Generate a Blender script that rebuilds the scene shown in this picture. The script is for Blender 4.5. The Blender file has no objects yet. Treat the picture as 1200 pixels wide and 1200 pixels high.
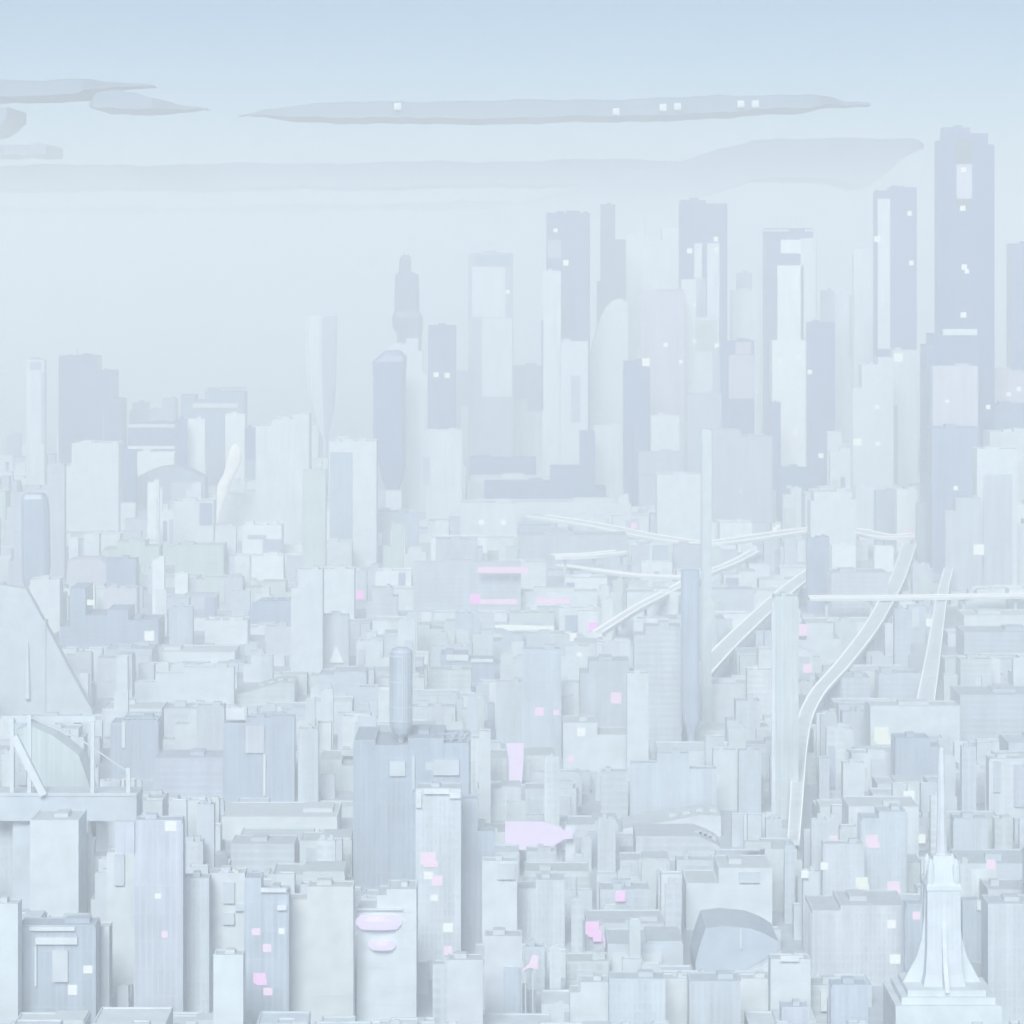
import bpy, bmesh, math, random
import numpy as np
R = math.radians
random.seed(11)
S = bpy.context.scene
COL = S.collection
# ------------------------------------------------------------------ camera frame: 1200 px wide photo
SL = 0.0003            # metres per pixel per metre of depth (100 mm lens, 36 mm sensor)
CH = 300.0             # camera height
HY = 315.0             # horizon row
def zat(py, D): return CH - (py - HY) * SL * D
def xat(px, D): return (px - 600.0) * SL * D
def dground(py, z=0.0): return (CH - z) / (SL * (py - HY))
def pyground(D, z=0.0): return HY + (CH - z) / (SL * D)
# ------------------------------------------------------------------ colour fitting
EXPO = 0.57
KH = 0.00047
HAZE = (218, 231, 241)       # what thick haze looks like in the picture
def s2l(c): c /= 255.0; return c / 12.92 if c <= .04045 else ((c + .055) / 1.055) ** 2.4
HL = [s2l(v) for v in HAZE]
EFR = (1.22, 1.22, 1.24)   # display radiance of a white wall facing us
TONE = dict(X=(180,195,212), K=(194,208,223), D=(198,212,227), C=(204,218,231), M=(208,221,233), G=(209,223,231), T=(207,223,231),
            L=(216,229,239), W=(222,234,243), V=(202,213,230), P=(211,222,234), B=(215,224,231), Q=(234,243,249),
            F=(233,244,248), N=(234,225,244), Y=(229,241,240), Z=(236,214,247), O=(227,226,249))
def albedo(tone, D):
    T = math.exp(-KH * D)
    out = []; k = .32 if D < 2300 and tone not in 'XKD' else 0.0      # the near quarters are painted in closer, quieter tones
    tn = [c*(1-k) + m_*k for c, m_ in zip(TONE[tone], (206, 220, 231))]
    for c, h, e, lo in zip(tn, HL, EFR, (.03, .05, .075)): out.append(max(lo, (s2l(c) - (1 - T) * h) / T / e))
    m = max(out); return [v * .82 / m for v in out] if m > .82 else out
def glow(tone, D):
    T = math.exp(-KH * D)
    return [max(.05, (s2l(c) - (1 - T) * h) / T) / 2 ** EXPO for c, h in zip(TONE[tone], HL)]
# ------------------------------------------------------------------ materials
def newmat(name):
    m = bpy.data.materials.new(name); m.use_nodes = True
    nt = m.node_tree; b = nt.nodes['Principled BSDF']
    return m, nt, b
def mix(nt, mode, fac, a, b):
    n = nt.nodes.new('ShaderNodeMix'); n.data_type = 'RGBA'; n.blend_type = mode
    n.inputs[0].default_value = fac if not hasattr(fac, 'links') else 0
    if hasattr(fac, 'links'): nt.links.new(fac, n.inputs[0])
    nt.links.new(a, n.inputs[6]) if hasattr(a, 'links') else setattr(n.inputs[6], 'default_value', a)
    nt.links.new(b, n.inputs[7]) if hasattr(b, 'links') else setattr(n.inputs[7], 'default_value', b)
    return n.outputs[2]
def ramp(nt, src, p0, p1, v0, v1):
    n = nt.nodes.new('ShaderNodeMapRange'); n.inputs[1].default_value = p0; n.inputs[2].default_value = p1
    n.inputs[3].default_value = v0; n.inputs[4].default_value = v1; nt.links.new(src, n.inputs[0]); return n.outputs[0]
def facade_mat(name, cw, ch, gap, lo, hi, glass=.35):
    """wall with storeys of windows (object space metres), streaks and blotches"""
    m, nt, b = newmat(name)
    tc = nt.nodes.new('ShaderNodeTexCoord'); oi = nt.nodes.new('ShaderNodeObjectInfo')
    sep = nt.nodes.new('ShaderNodeSeparateXYZ'); nt.links.new(tc.outputs['Object'], sep.inputs[0])
    add = nt.nodes.new('ShaderNodeMath'); add.operation = 'ADD'; nt.links.new(sep.outputs[0], add.inputs[0]); nt.links.new(sep.outputs[1], add.inputs[1])
    cmb = nt.nodes.new('ShaderNodeCombineXYZ'); nt.links.new(add.outputs[0], cmb.inputs[0]); nt.links.new(sep.outputs[2], cmb.inputs[1])
    br = nt.nodes.new('ShaderNodeTexBrick'); nt.links.new(cmb.outputs[0], br.inputs['Vector'])
    br.offset = 0; br.inputs['Scale'].default_value = 1; br.inputs['Brick Width'].default_value = cw; br.inputs['Row Height'].default_value = ch
    br.inputs['Mortar Size'].default_value = gap; br.inputs['Mortar Smooth'].default_value = .1
    br.inputs['Color1'].default_value = (lo, lo, lo, 1); br.inputs['Color2'].default_value = (hi, hi, hi, 1); br.inputs['Mortar'].default_value = (1.03, 1.03, 1.03, 1)
    # weather streaks, stretched down the wall
    mp = nt.nodes.new('ShaderNodeMapping'); mp.inputs['Scale'].default_value = (.22, .22, .018); nt.links.new(tc.outputs['Object'], mp.inputs[0])
    off = nt.nodes.new('ShaderNodeVectorMath'); off.operation = 'ADD'; nt.links.new(mp.outputs[0], off.inputs[0])
    rm = nt.nodes.new('ShaderNodeMath'); rm.operation = 'MULTIPLY'; rm.inputs[1].default_value = 60; nt.links.new(oi.outputs['Random'], rm.inputs[0]); nt.links.new(rm.outputs[0], off.inputs[1])
    nz = nt.nodes.new('ShaderNodeTexNoise'); nz.inputs['Scale'].default_value = 1; nz.inputs['Detail'].default_value = 5; nt.links.new(off.outputs[0], nz.inputs['Vector'])
    st = ramp(nt, nz.outputs['Fac'], .3, .7, .86, 1.10)
    nz2 = nt.nodes.new('ShaderNodeTexNoise'); nz2.inputs['Scale'].default_value = .035; nz2.inputs['Detail'].default_value = 3; nt.links.new(tc.outputs['Object'], nz2.inputs['Vector'])
    bl = ramp(nt, nz2.outputs['Fac'], .35, .65, .93, 1.06)
    c = mix(nt, 'MULTIPLY', 1, oi.outputs['Color'], br.outputs['Color'])
    c = mix(nt, 'MULTIPLY', 1, c, st); c = mix(nt, 'MULTIPLY', 1, c, bl)
    nt.links.new(c, b.inputs['Base Color'])
    rr = ramp(nt, br.outputs['Fac'], 0, 1, glass, .75); nt.links.new(rr, b.inputs['Roughness'])
    bp = nt.nodes.new('ShaderNodeBump'); bp.inputs['Strength'].default_value = .3; bp.inputs['Distance'].default_value = .25
    nt.links.new(br.outputs['Fac'], bp.inputs['Height']); nt.links.new(bp.outputs[0], b.inputs['Normal'])
    return m
def plain_mat(name, scale, lo, hi, rough, detail=5):
    m, nt, b = newmat(name)
    tc = nt.nodes.new('ShaderNodeTexCoord'); oi = nt.nodes.new('ShaderNodeObjectInfo')
    nz = nt.nodes.new('ShaderNodeTexNoise'); nz.inputs['Scale'].default_value = scale; nz.inputs['Detail'].default_value = detail
    nt.links.new(tc.outputs['Object'], nz.inputs['Vector'])
    nt.links.new(mix(nt, 'MULTIPLY', 1, oi.outputs['Color'], ramp(nt, nz.outputs['Fac'], .3, .7, lo, hi)), b.inputs['Base Color'])
    b.inputs['Roughness'].default_value = rough
    return m
M_GRID = facade_mat('window_grid_wall', 3.2, 3.7, .55, .88, .98)
M_BAND = facade_mat('ribbon_window_wall', 19.0, 3.9, .85, .90, .96)
M_FINE = facade_mat('narrow_window_wall', 1.9, 3.4, .42, .90, 1.0)
M_TALL = facade_mat('curtain_wall', 2.4, 11.0, .35, .90, .99, .3)
M_CONC = plain_mat('weathered_concrete', .12, .88, 1.08, .8)
M_ROOF = plain_mat('dimmed_roof_gravel', .3, .74, .92, .9)  # gravel darkened to offset the stronger light on flat tops
M_METAL = plain_mat('painted_metal', .5, .93, 1.05, .45)
WALLS = dict(g=M_GRID, b=M_BAND, f=M_FINE, t=M_TALL, c=M_CONC)
m_, nt_, b_ = newmat('lit_and_added_glow')
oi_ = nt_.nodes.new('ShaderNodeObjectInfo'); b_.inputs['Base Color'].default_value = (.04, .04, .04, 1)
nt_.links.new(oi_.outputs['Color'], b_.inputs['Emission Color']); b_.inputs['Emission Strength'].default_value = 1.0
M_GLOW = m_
# ------------------------------------------------------------------ mesh helpers
class MB:
    def __init__(s): s.v = []; s.f = []
    def box(s, x0, x1, y0, y1, z0, z1):
        n = len(s.v)
        s.v += [(x0,y0,z0),(x1,y0,z0),(x1,y1,z0),(x0,y1,z0),(x0,y0,z1),(x1,y0,z1),(x1,y1,z1),(x0,y1,z1)]
        s.f += [(n,n+3,n+2,n+1),(n+4,n+5,n+6,n+7),(n,n+1,n+5,n+4),(n+1,n+2,n+6,n+5),(n+2,n+3,n+7,n+6),(n+3,n,n+4,n+7)]
    def loft(s, rings, cap=True):
        n = len(s.v); k = len(rings[0])
        for r in rings: s.v += r
        for i in range(len(rings) - 1):
            for j in range(k):
                a = n + i*k + j; b = n + i*k + (j+1) % k
                s.f.append((a, b, b + k, a + k))
        if cap:
            s.f.append(tuple(n + j for j in reversed(range(k)))); s.f.append(tuple(n + (len(rings)-1)*k + j for j in range(k)))
    def prism_y(s, pts, y0, y1):      # pts in (x,z), any winding, extruded along y
        a = sum(pts[i][0]*pts[(i+1) % len(pts)][1] - pts[(i+1) % len(pts)][0]*pts[i][1] for i in range(len(pts)))
        if a < 0: pts = pts[::-1]
        n = len(s.v); k = len(pts)
        s.v += [(x, y0, z) for x, z in pts] + [(x, y1, z) for x, z in pts]
        s.f.append(tuple(range(n, n+k))); s.f.append(tuple(reversed(range(n+k, n+2*k))))
        for j in range(k):
            b = (j+1) % k
            s.f.append((n+b, n+j, n+k+j, n+k+b))
    def cyl(s, x, y, z0, z1, r0, r1, k=10):
        s.loft([[(x + r0*math.cos(2*math.pi*i/k), y + r0*math.sin(2*math.pi*i/k), z0) for i in range(k)],
                [(x + r1*math.cos(2*math.pi*i/k), y + r1*math.sin(2*math.pi*i/k), z1) for i in range(k)]])
    def bar(s, p, q, w):
        p = np.array(p, float); q = np.array(q, float); d = q - p; d /= np.linalg.norm(d)
        u = np.cross(d, (0, 1, 0)); 
        if np.linalg.norm(u) < .1: u = np.cross(d, (1, 0, 0))
        u /= np.linalg.norm(u); v = np.cross(d, u)
        s.loft([[tuple(c + w/2*(a*u + b*v)) for a, b in ((-1,-1),(1,-1),(1,1),(-1,1))] for c in (p, q)])
    def build(s, name, mat, color=(.5,.5,.5), parent=None, loc=None, smooth=False):
        me = bpy.data.meshes.new(name); me.from_pydata(s.v, [], s.f); me.materials.append(mat); me.update()
        if name == 'body':
            me.materials.append(M_ROOF)
            for p in me.polygons:
                if p.normal.z > .85: p.material_index = 1
        if smooth:
            for p in me.polygons: p.use_smooth = True
        o = bpy.data.objects.new(name, me); COL.objects.link(o); o.color = (*color, 1)
        if parent is not None: o.parent = parent
        if loc: o.location = loc
        return o
def tag(o, label=None, cat=None, group=None, kind=None):
    if label: o['label'] = label
    if cat: o['category'] = cat
    if group: o['group'] = group
    if kind: o['kind'] = kind
    return o
def thing(name, loc, label, cat, group=None):
    e = bpy.data.objects.new(name, None); COL.objects.link(e); e.location = loc; e.empty_display_size = 5
    return tag(e, label, cat, group)
# ------------------------------------------------------------------ the table of buildings, read off the photograph
SPEC = []
def b(x0, x1, yt, D, tone, label, short, wall='f', vb=None, cols=None, prof=None, panels=(), roof='', mast=(), cat='tower', name='skyscraper', rib=None, dy=None, top=None):
    """x0..x1, yt: photo pixels of the front; D: distance of the front wall; vb: lowest row where it shows"""
    SPEC.append(dict(x0=x0, x1=x1, yt=yt, D=float(D), tone=tone, label=label, short=short, wall=wall, vb=vb, cols=cols, prof=prof,
                     panels=panels, roof=roof, mast=mast, cat=cat, name=name, rib=rib, dy=dy, top=top))
# --- skyline, left
b(31,52,422,3900,'L','slender pale tower with a rounded grey cap at the far left of the skyline','slender capped tower','f',568,panels=((48.5,52.5,436,520,'M'),(35,48,424,433,'C')),roof='dome',cat='tower')
b(69,134,420,4250,'D','broad dark blue tower with stepped top and short mast, left end of skyline','broad stepped tower','t',548,cols=((69,114,418),(114,134,435),(134,143,468)),mast=((88,409),),roof='ragged')
b(75,139,520,3350,'L','wide pale lilac office tower in front of the broad dark stepped tower','wide lilac office tower','c',625,cols=((72,84,547),(84,139,520)),mast=((118,474),),roof='ragged')
b(140,159,528,3600,'D','narrow blue grey tower against the right side of the wide lilac office tower','narrow blue tower','t',583)
b(150,208,502,4150,'D','dark slab block with a thin white roof line left of the pale twin blocks','dark white-lined slab','t',528,panels=((150,206,497,501,'L'),(150,216,522.5,526,'W')),roof='',cols=((150,208,497),),cat='building',name='office_block')
b(152,176,473,4400,'C','small rounded grey block rising behind the dark white-lined slab','rounded grey block','f',496,cols=((152,155,482),(155,173,473),(173,176,482)),cat='building',name='office_block')
b(176,208,478,4330,'M','mid grey block beside the rounded block behind the dark slab','mid grey rear block','f',496,cols=((176,190,480),(190,206,468)),cat='building',name='office_block',roof='ragged')
b(205,219,492,3960,'D','narrow dark tower at the right end of the dark white-lined slab','narrow dark end tower','t',563)
b(160,204,531,3900,'W','bright white box building standing before the dark slab','bright white box','c',556,cat='building',name='office_block')
b(158,240,547,3700,'C','low grey arched hall in front of the bright white box building','low arched hall','f',565,prof='arch',cat='hall',name='exhibition_hall',dy=40)
b(219,240,492,4020,'W','pale tower between the narrow dark end tower and the rail-topped block','pale infill tower','f',545)
b(240,286,460,4280,'C','grey block with a thin roof rail, tallest of the left cluster','rail-topped block','f',535,cols=((212,228,464),(228,240,470),(240,286,460)),panels=((226,279,472.5,478,'L'),),roof='rail')
b(264,287,486,4160,'W','narrow white block tucked against the rail-topped grey block','narrow white block','c',540,cat='building',name='office_block')
b(287,301,502,4050,'D','small dark blue block right of the narrow white block','small dark blue block','t',536,cat='building',name='office_block')
b(287,306,541,3880,'C','short grey block under the small dark blue block','short grey block','f',564,cat='building',name='office_block')
b(300,362,492,4700,'L','wide faint apartment mass rising from the haze before the shore','wide faint apartment mass','f',640,cols=((300,318,500),(318,344,492),(344,362,486)),cat='building',name='apartment_block')
b(250,325,580,3200,'L','long pale flat-roofed hall below the white curved monument','long pale hall','c',617,cat='hall',name='exhibition_hall')
b(203,250,588,3000,'L','pale cube building with one dark recess at its upper right','pale cube building','c',640,panels=((234,248.5,589.5,615,'D'),),cat='building',name='office_block')  # raised dark panel stands in for a shaded recess
b(284,330,616,2960,'W','white block with a cluttered dark roof edge right of the pale cube','white cluttered block','c',651,panels=((308,330,632,649,'C'),(290,312,627,631,'C')),roof='ragged',cat='building',name='office_block')
b(295,332,652,2820,'W','white house-sized block standing below the cluttered white block','lower white block','c',681,roof='ragged',cat='building',name='office_block')
b(205,262,640,2850,'G','grey green office block in front of the pale cube building','grey green office block','b',676,cat='building',name='office_block')
b(311,335,563,3300,'C','small grey stepped block on the right of the long pale hall','small stepped grey block','f',583,cols=((311,319,566),(319,328,559),(328,335,566)),cat='building',name='office_block')
b(355,381,552,3350,'G','pale green grey tower standing before the split blade tower','green grey tower','f',690)
b(357,393,370,4300,'L','split blade tower, pale left half and grey right half, narrowing to its foot','split blade tower','t',515,prof='blade')
b(386,441,518,3200,'L','pale tower with a tall grey window field on its left half','pale half-glazed tower','c',665,panels=((386.5,413,530,635,'C'),),roof='ragged')
b(375,412,636,3050,'L','pale podium block at the foot of the half-glazed tower','pale podium block','c',670,cat='building',name='office_block')
b(437,475,412,3900,'D','dark bullet-shaped tower narrowing to a blunt point near its foot','dark bullet tower','t',578,prof='bullet')
b(459,495,300,4600,'D','dark blue tower with a bulging foot and small crown, alone left of the tall group','dark bulging tower','t',392,prof='pod',mast=((473,293),(478,297)))
b(463,493,393,4480,'L','pale stepped block under the dark bulging tower','pale stepped block','f',470,cols=((455,476,405),(476,490,398),(490,495,412)),roof='ragged')
b(474,500,440,4100,'L','pale tower squeezed between the bullet tower and the two-light tower','pale squeezed tower','f',600)
b(502,534,382,4300,'D','dark box tower with two lit windows side by side','two-light tower','t',505,rib=6)
b(500,541,505,4050,'L','pale tower that stands in front of the two-light tower','pale front tower','f',610,panels=((496,504,536,568,'M'),))
b(549,601,297,4500,'M','arch-topped tower with a dark roof bar and a white panelled face','arch-topped tower','t',450,panels=((553.5,592,312.5,372,'L'),(556,598,299,311.5,'C'),(565,600,373,465,'L')),roof='ragged')
b(535,640,432,5000,'M','long grey waterside block dissolving into haze behind the arch-topped tower','long waterside block','b',474,cat='building',name='office_block',cols=((535,572,436),(572,640,430)))
b(540,640,474,4750,'L','very pale wide block in front of the long waterside block','very pale wide block','f',540,cols=((540,600,478),(600,618,470),(618,640,484)),cat='building',name='office_block')
b(690,732,430,5050,'M','grey waterside block below the pale dome','grey waterside block','b',475,cat='building',name='office_block')
b(641,691,250,4300,'D','dark tower with a ragged top and one pale corner notch','ragged-topped tower','t',402,panels=((642,657.5,281,302,'M'),),roof='ragged',rib=8)
b(636,657,318,4150,'L','thin pale tower leaning on the left of the ragged-topped tower','thin pale side tower','f',485,panels=((634.5,636.5,375,480,'D'),))
b(657,689,401,4080,'L','pale tower standing right under the ragged-topped tower','pale under tower','c',485,panels=((669,680,440,494,'M'),))
b(700,733,240,4600,'D','dark tower with a slim upper half and wider lower half','slim-shouldered tower','t',362,cols=((700,704,330),(704,721,240),(721,733,281)))
b(690,736,350,4450,'L','pale building with a rounded dome-like top below the slim-shouldered tower','pale domed building','c',440,prof='dome')
b(735,757,258,4900,'L','faint pale tower with a hairline mast behind the grey lilac tower','faint masted tower','f',420,mast=((757,252),),cols=((735,757,275),(757,776,282),(776,797,268)))
b(752,802,341,4000,'P','grey lilac tower with a dark left edge and an overhanging roof slab','grey lilac tower','f',488,panels=((752.5,762,357,424,'M'),(792,794,346,487,'M')),roof='slab',rib=5)
b(731,762,424,3750,'D','dark blue tower low on the left of the grey lilac tower','low dark blue tower','t',500)
b(743,768,500,3650,'D','dark foot block stepping down from the low dark blue tower','dark foot block','t',557,cat='building',name='office_block')
b(763,796,488,3560,'L','small white block under the grey lilac tower','small white block','c',531,cat='building',name='office_block')
b(750,797,531,3480,'M','grey lilac block with a narrow sill under the small white block','grey sill block','b',557,panels=((750,780,554,558,'C'),),cat='building',name='office_block')  # the sill is a blue-grey panel
b(798,852,235,4300,'D','dark tower cut by two pale vertical slots on its lower face','slotted tower','t',374,cols=((798,827,235),(827,852,239)),panels=((813.5,822.5,285,326,'L'),(828.5,843,285,374,'L'),(815,827,326,372,'M')))
b(800,843,374,4120,'L','pale block beneath the slotted tower with a green grey centre','pale green-centred block','f',480,cols=((800,816,328),(816,842,373)),panels=((815,840,375,411,'G'),),rib=7)
b(836,846,410,3900,'M','very narrow grey tower between the slotted tower and the lilac-headed tower','very narrow grey tower','f',490)
b(845,884,400,3850,'D','dark tower with a lilac head and a jagged dark foot','lilac-headed tower','t',504,panels=((854,883.5,416,467,'P'),(862,880,401,415,'P')),roof='ragged')
b(807,845,462,3560,'M','grey block in the haze left of the lilac-headed tower','grey hazy block','b',530,cat='building',name='office_block')
b(864,881,320,4650,'M','small grey tower head showing between the slotted tower and the frame tower','small grey tower head','f',341,cat='tower')
b(858,892,341,4500,'L','faint pale tower in front of the small grey tower head','faint pale tower','f',420)
b(897,957,266,4300,'D','frame-shaped tower of dark legs and bars around white panels','frame-shaped tower','t',403,cols=((897,953,272),(953,957,280)),panels=((915,938,281,297,'W'),(938,956,279,402,'L'),(911,942,311,402,'W')),roof='rail')
b(905,947,404,3950,'W','bright pale tower standing below the frame-shaped tower','bright pale tower','c',549,cols=((905,947,400),),mast=())
b(903,915,472,3800,'D','dark sliver tower on the left edge of the bright pale tower','dark sliver tower','t',537)
b(913,947,549,3600,'D','dark block at the foot of the bright pale tower','dark foot cube','t',571,cat='building',name='office_block')
b(963,978,341,4500,'M','small grey tower head right of the frame-shaped tower','right grey tower head','f',363)
b(947,978,378,3900,'D','plain dark tower with a clean flat roof in the middle right','plain dark tower','t',497)
b(978,1003,345,4700,'L','faint tower with one grey vertical strip','faint striped tower','f',460,panels=((995,1003,346,420,'M'),))
b(1003,1028,252,4750,'C','grey tower head with chamfered corner behind the big antenna tower','chamfered tower head','f',293)
b(1001,1029,293,4600,'L','pale tower under the chamfered tower head','pale chamfer-front tower','f',420)
b(1030,1074,220,4000,'D','tall dark tower with a pale left wing and a cluttered roof','antenna tower','t',408,cols=((1028,1044,224),(1044,1074,220)),panels=((1028.5,1043,233,409,'L'),),mast=((1048,216),(1056,217)),roof='ragged',rib=7)
b(1000,1047,420,3650,'L','broad pale tower below the antenna tower','broad pale tower','c',568,cols=((1000,1010,455),(1010,1029,428),(1029,1047,420)),rib=6)
b(1046,1076,411,3800,'L','pale tower with a dark strip under the antenna tower','pale dark-stripped tower','f',570,panels=((1046.5,1052,475,569,'C'),))
b(1100,1165,149,3050,'K','tallest tower of the city, dark with a recessed crown and glowing squares','tallest tower','t',530,
  cols=((1100,1106,165),(1106,1137,150),(1137,1158,157),(1158,1165,170)),panels=((1119,1140,163,190,'X'),(1121,1139,192.5,233,'P'),(1122,1138,234,244,'X')),rib=5,top=.9)
b(1085,1147,390,2960,'K','stepped dark podium wrapped around the foot of the tallest tower','stepped dark podium','t',435,cols=((1085,1092,405),(1092,1147,392)),panels=((1105,1145,385.5,393,'L'),),roof='')
b(1093,1146,430,2860,'P','lilac grey tower standing before the podium of the tallest tower','lilac grey tower','f',502)
b(1092,1148,502,2800,'D','dark blue block below the lilac grey tower','dark blue lower block','b',542,cat='building',name='office_block')
b(1186,1236,286,3600,'D','dark tower cut by the right edge of the view','edge tower','t',420)
b(1148,1215,436,3150,'P','wide lilac office block at the right edge with three lit squares','wide lilac office block','f',475,cat='building',name='office_block')
b(1150,1215,475,3080,'D','wide dark band building under the wide lilac office block','dark band building','b',507,cat='building',name='office_block')
b(1160,1225,507,3000,'L','long pale building under the dark band building','long pale building','b',560,cat='building',name='office_block',roof='ragged')
# --- middle
b(551,648,560,3860,'L','thin pale strip block between the long low slab and the dark stepped building','thin pale strip block','c',566,cat='building',name='office_block')
b(551,628,538,3980,'D','long low grey slab right of the pale front tower','long low grey slab','b',560,cat='building',name='office_block',dy=40)
b(568,710,505,3750,'D','dark stepped building rising in steps to the right','dark stepped building','b',590,cols=((568,645,566),(645,680,548),(680,697,507),(697,710,572)),cat='building',name='office_block',dy=45)
b(560,722,589,3420,'L','long pale block at the foot of the dark stepped building','long pale foot block','c',604,cat='building',name='office_block')
b(697,735,500,3900,'L','pale tower behind the tall end of the dark stepped building','pale rear tower','f',572)
b(835,905,505,3250,'M','large flat grey green building under the lilac-headed tower','large grey green building','b',612,cols=((835,868,505),(868,905,513)),cat='building',name='office_block')
b(770,821,557,3000,'L','broad white building immediately left of the thin pale mast tower','broad white building','c',632,cat='building',name='apartment_block')
b(822,834,505,2000,'G','very tall thin pale mast tower rising through the middle of the city','thin pale mast tower','c',855,roof='',dy=7,panels=((821.5,823.2,508,850,'C'),))
b(798,820,668,1960,'D','dark blue slender tower left of the thin pale mast tower','dark blue slender tower','t',862,prof='foot')
b(540,606,590,3450,'L','pale block below the long low grey slab','pale slab-foot block','f',630,cat='building',name='office_block')
b(610,735,628,2950,'M','long grey building under the bright road band','long grey road building','b',668,cat='building',name='office_block')
b(485,610,660,2750,'M','wide low grey building with pink sign bars','wide low grey sign building','b',718,cat='building',name='office_block')
b(520,700,694,2500,'L','long pale strip building carrying pink sign bars','long pale strip building','c',712,cat='building',name='office_block',dy=26)
b(597,640,660,2870,'L','small pale block beside the long pink bar','small pale bar block','c',694,cat='building',name='office_block')
b(950,1003,577,2950,'L','pale building with rounded shoulders right of the large grey green building','pale round-shouldered building','c',665,cols=((950,954,588),(954,998,577),(998,1003,586)),cat='building',name='office_block')
b(1003,1027,571,3100,'L','pale small tower left of the violet blocks','pale small tower','f',620)
b(1027,1064,566,3250,'C','violet grey stepped block behind the road junction','violet stepped block','b',640,cols=((1027,1050,576),(1050,1064,590)),cat='building',name='office_block')
b(1051,1075,575,3020,'W','small white block just above the road junction','small junction block','c',600,cat='building',name='office_block')
b(1075,1092,590,3000,'C','dark block right of the road junction','dark junction block','b',660,cat='building',name='office_block')
b(1092,1133,540,2880,'L','pale tower right of the road junction','pale junction tower','c',613,roof='ragged')
b(1145,1192,527,2750,'L','white-framed building open like a gate, right side','white-framed gate building','c',690,panels=((1152,1186,556,690,'M'),),roof='ragged',cat='building',name='office_block')
b(1108,1150,585,2650,'M','grey tower before the white-framed gate building','grey gate-side tower','f',690,cols=((1108,1120,600),(1120,1150,585)))
b(957,975,630,2850,'D','narrow dark block hanging below the pale round-shouldered building','narrow dark block','t',720,cols=((947,957,632),(957,972,630)))
b(975,1040,672,2600,'M','grey block between the two diagonal roads','grey between-roads block','b',728,cat='building',name='office_block')
b(975,1003,640,2830,'W','white house block with small dark marks by the road','white marked block','c',670,cat='building',name='office_block')
b(790,822,640,2860,'M','grey block left of the thin mast below the white building','grey mast-side block','b',668,cat='building',name='office_block')
b(735,795,695,2560,'L','pale low building under the long diagonal road','pale under-road building','c',725,cat='building',name='office_block')
b(745,798,735,2150,'M','large grey building left of the dark blue slender tower','large grey mid building','b',880,cols=((745,756,745),(756,798,735)),cat='building',name='office_block')
b(755,787,797,2040,'L','pale plain box in front of the large grey mid building','pale plain box','c',820,cat='building',name='office_block')
b(613,657,762,2150,'C','plain grey blue tower with two small lit windows near its foot','plain grey blue tower','f',888,cols=((613,657,762),))
b(657,690,758,2050,'L','pale building with a stepped left side beside the plain grey blue tower','pale step-sided building','c',800,cols=((657,662,770),(662,690,758)),cat='building',name='office_block')
b(680,748,775,1950,'C','grey round-cornered block with pink windows','grey pink-window block','f',858,cols=((680,690,790),(690,738,776),(738,748,790)),cat='building',name='office_block')
b(735,760,790,1900,'L','narrow pale tower on the right of the grey pink-window block','narrow pale right tower','c',915)
b(660,735,845,1820,'L','pale wide building under the grey pink-window block','pale lower wide building','c',905,cols=((660,700,848),(700,735,862)),cat='building',name='office_block')
b(705,735,905,1640,'M','grey low office in the centre','grey low office','b',960,cat='building',name='office_block')
b(516,579,766,2250,'D','dark flat building with a white broken roof line','dark broken-roof building','t',800,cols=((516,548,768),(548,579,775)),panels=((523,549,767,774,'W'),(552,578,772,776,'W')),cat='building',name='office_block')
b(502,552,786,2150,'G','green grey office block in front of the dark broken-roof building','green grey front office','b',815,cat='building',name='office_block')
b(572,579,826,2080,'D','very thin dark slab beneath the dark broken-roof building','thin dark slab','t',865)
b(582,612,800,2000,'M','grey tower left of the plain grey blue tower','grey left tower','f',870)
b(378,408,722,2500,'M','grey tower with a small white tent roof in the centre left','grey tent-roof tower','f',785,mast=())
b(341,378,668,2650,'L','tall pale apartment tower left of the grey tent-roof tower','tall pale apartment tower','c',790,cols=((341,349,690),(349,378,668)))
b(372,415,668,2700,'L','pale tower with a sloping right corner behind the grey tent-roof tower','pale sloping tower','c',730)
b(430,466,690,2650,'M','grey block with slanted left wall between two pink lights','grey slant-walled block','b',727,cols=((430,436,705),(436,460,690),(460,466,700)),cat='building',name='office_block')
b(440,482,670,2720,'W','white block above the grey slant-walled block','white upper block','c',690,panels=((467,475,671,689,'D'),),cat='building',name='office_block')
# --- left middle
b(22,56,580,2900,'D','dark tower with rounded lower corners at the left edge','dark rounded-foot tower','t',692,prof='roundfoot')
b(56,75,545,3500,'M','pale grey tower behind the dark rounded-foot tower','pale grey rear tower','f',680)
b(78,134,655,2700,'P','lilac wedge-shaped building beside the dark rounded-foot tower','lilac wedge building','c',690,prof='wedge',cat='building',name='office_block')
b(125,159,656,2620,'D','dark blue box building right of the lilac wedge','dark blue box building','t',688,cat='building',name='office_block')
b(70,185,700,2330,'D','wide dark low building under the lilac wedge with pale roof pieces','wide dark low building','b',760,cols=((70,82,735),(82,100,690),(100,125,722),(125,150,716),(150,185,728)),cat='building',name='office_block')
b(100,111,688,2520,'W','small leaning white block on the wide dark low building','small leaning white block','c',720,cat='building',name='office_block')
b(35,70,680,2480,'L','pale block between the dark sloping roof and the wide dark building','pale between block','c',745,cat='building',name='office_block')
b(122,160,690,2480,'P','lilac office block before the dark blue box building','lilac front office','c',728,cat='building',name='office_block',roof='ragged')
b(288,342,704,2420,'D','dark round-ended hall at the right of the roof clutter','dark round-ended hall','b',735,prof='roundleft',cat='hall',name='exhibition_hall')
b(240,252,702,2480,'D','small dark blue annex left of the dark round-ended hall','small dark annex','t',725,cat='building',name='office_block')
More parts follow.
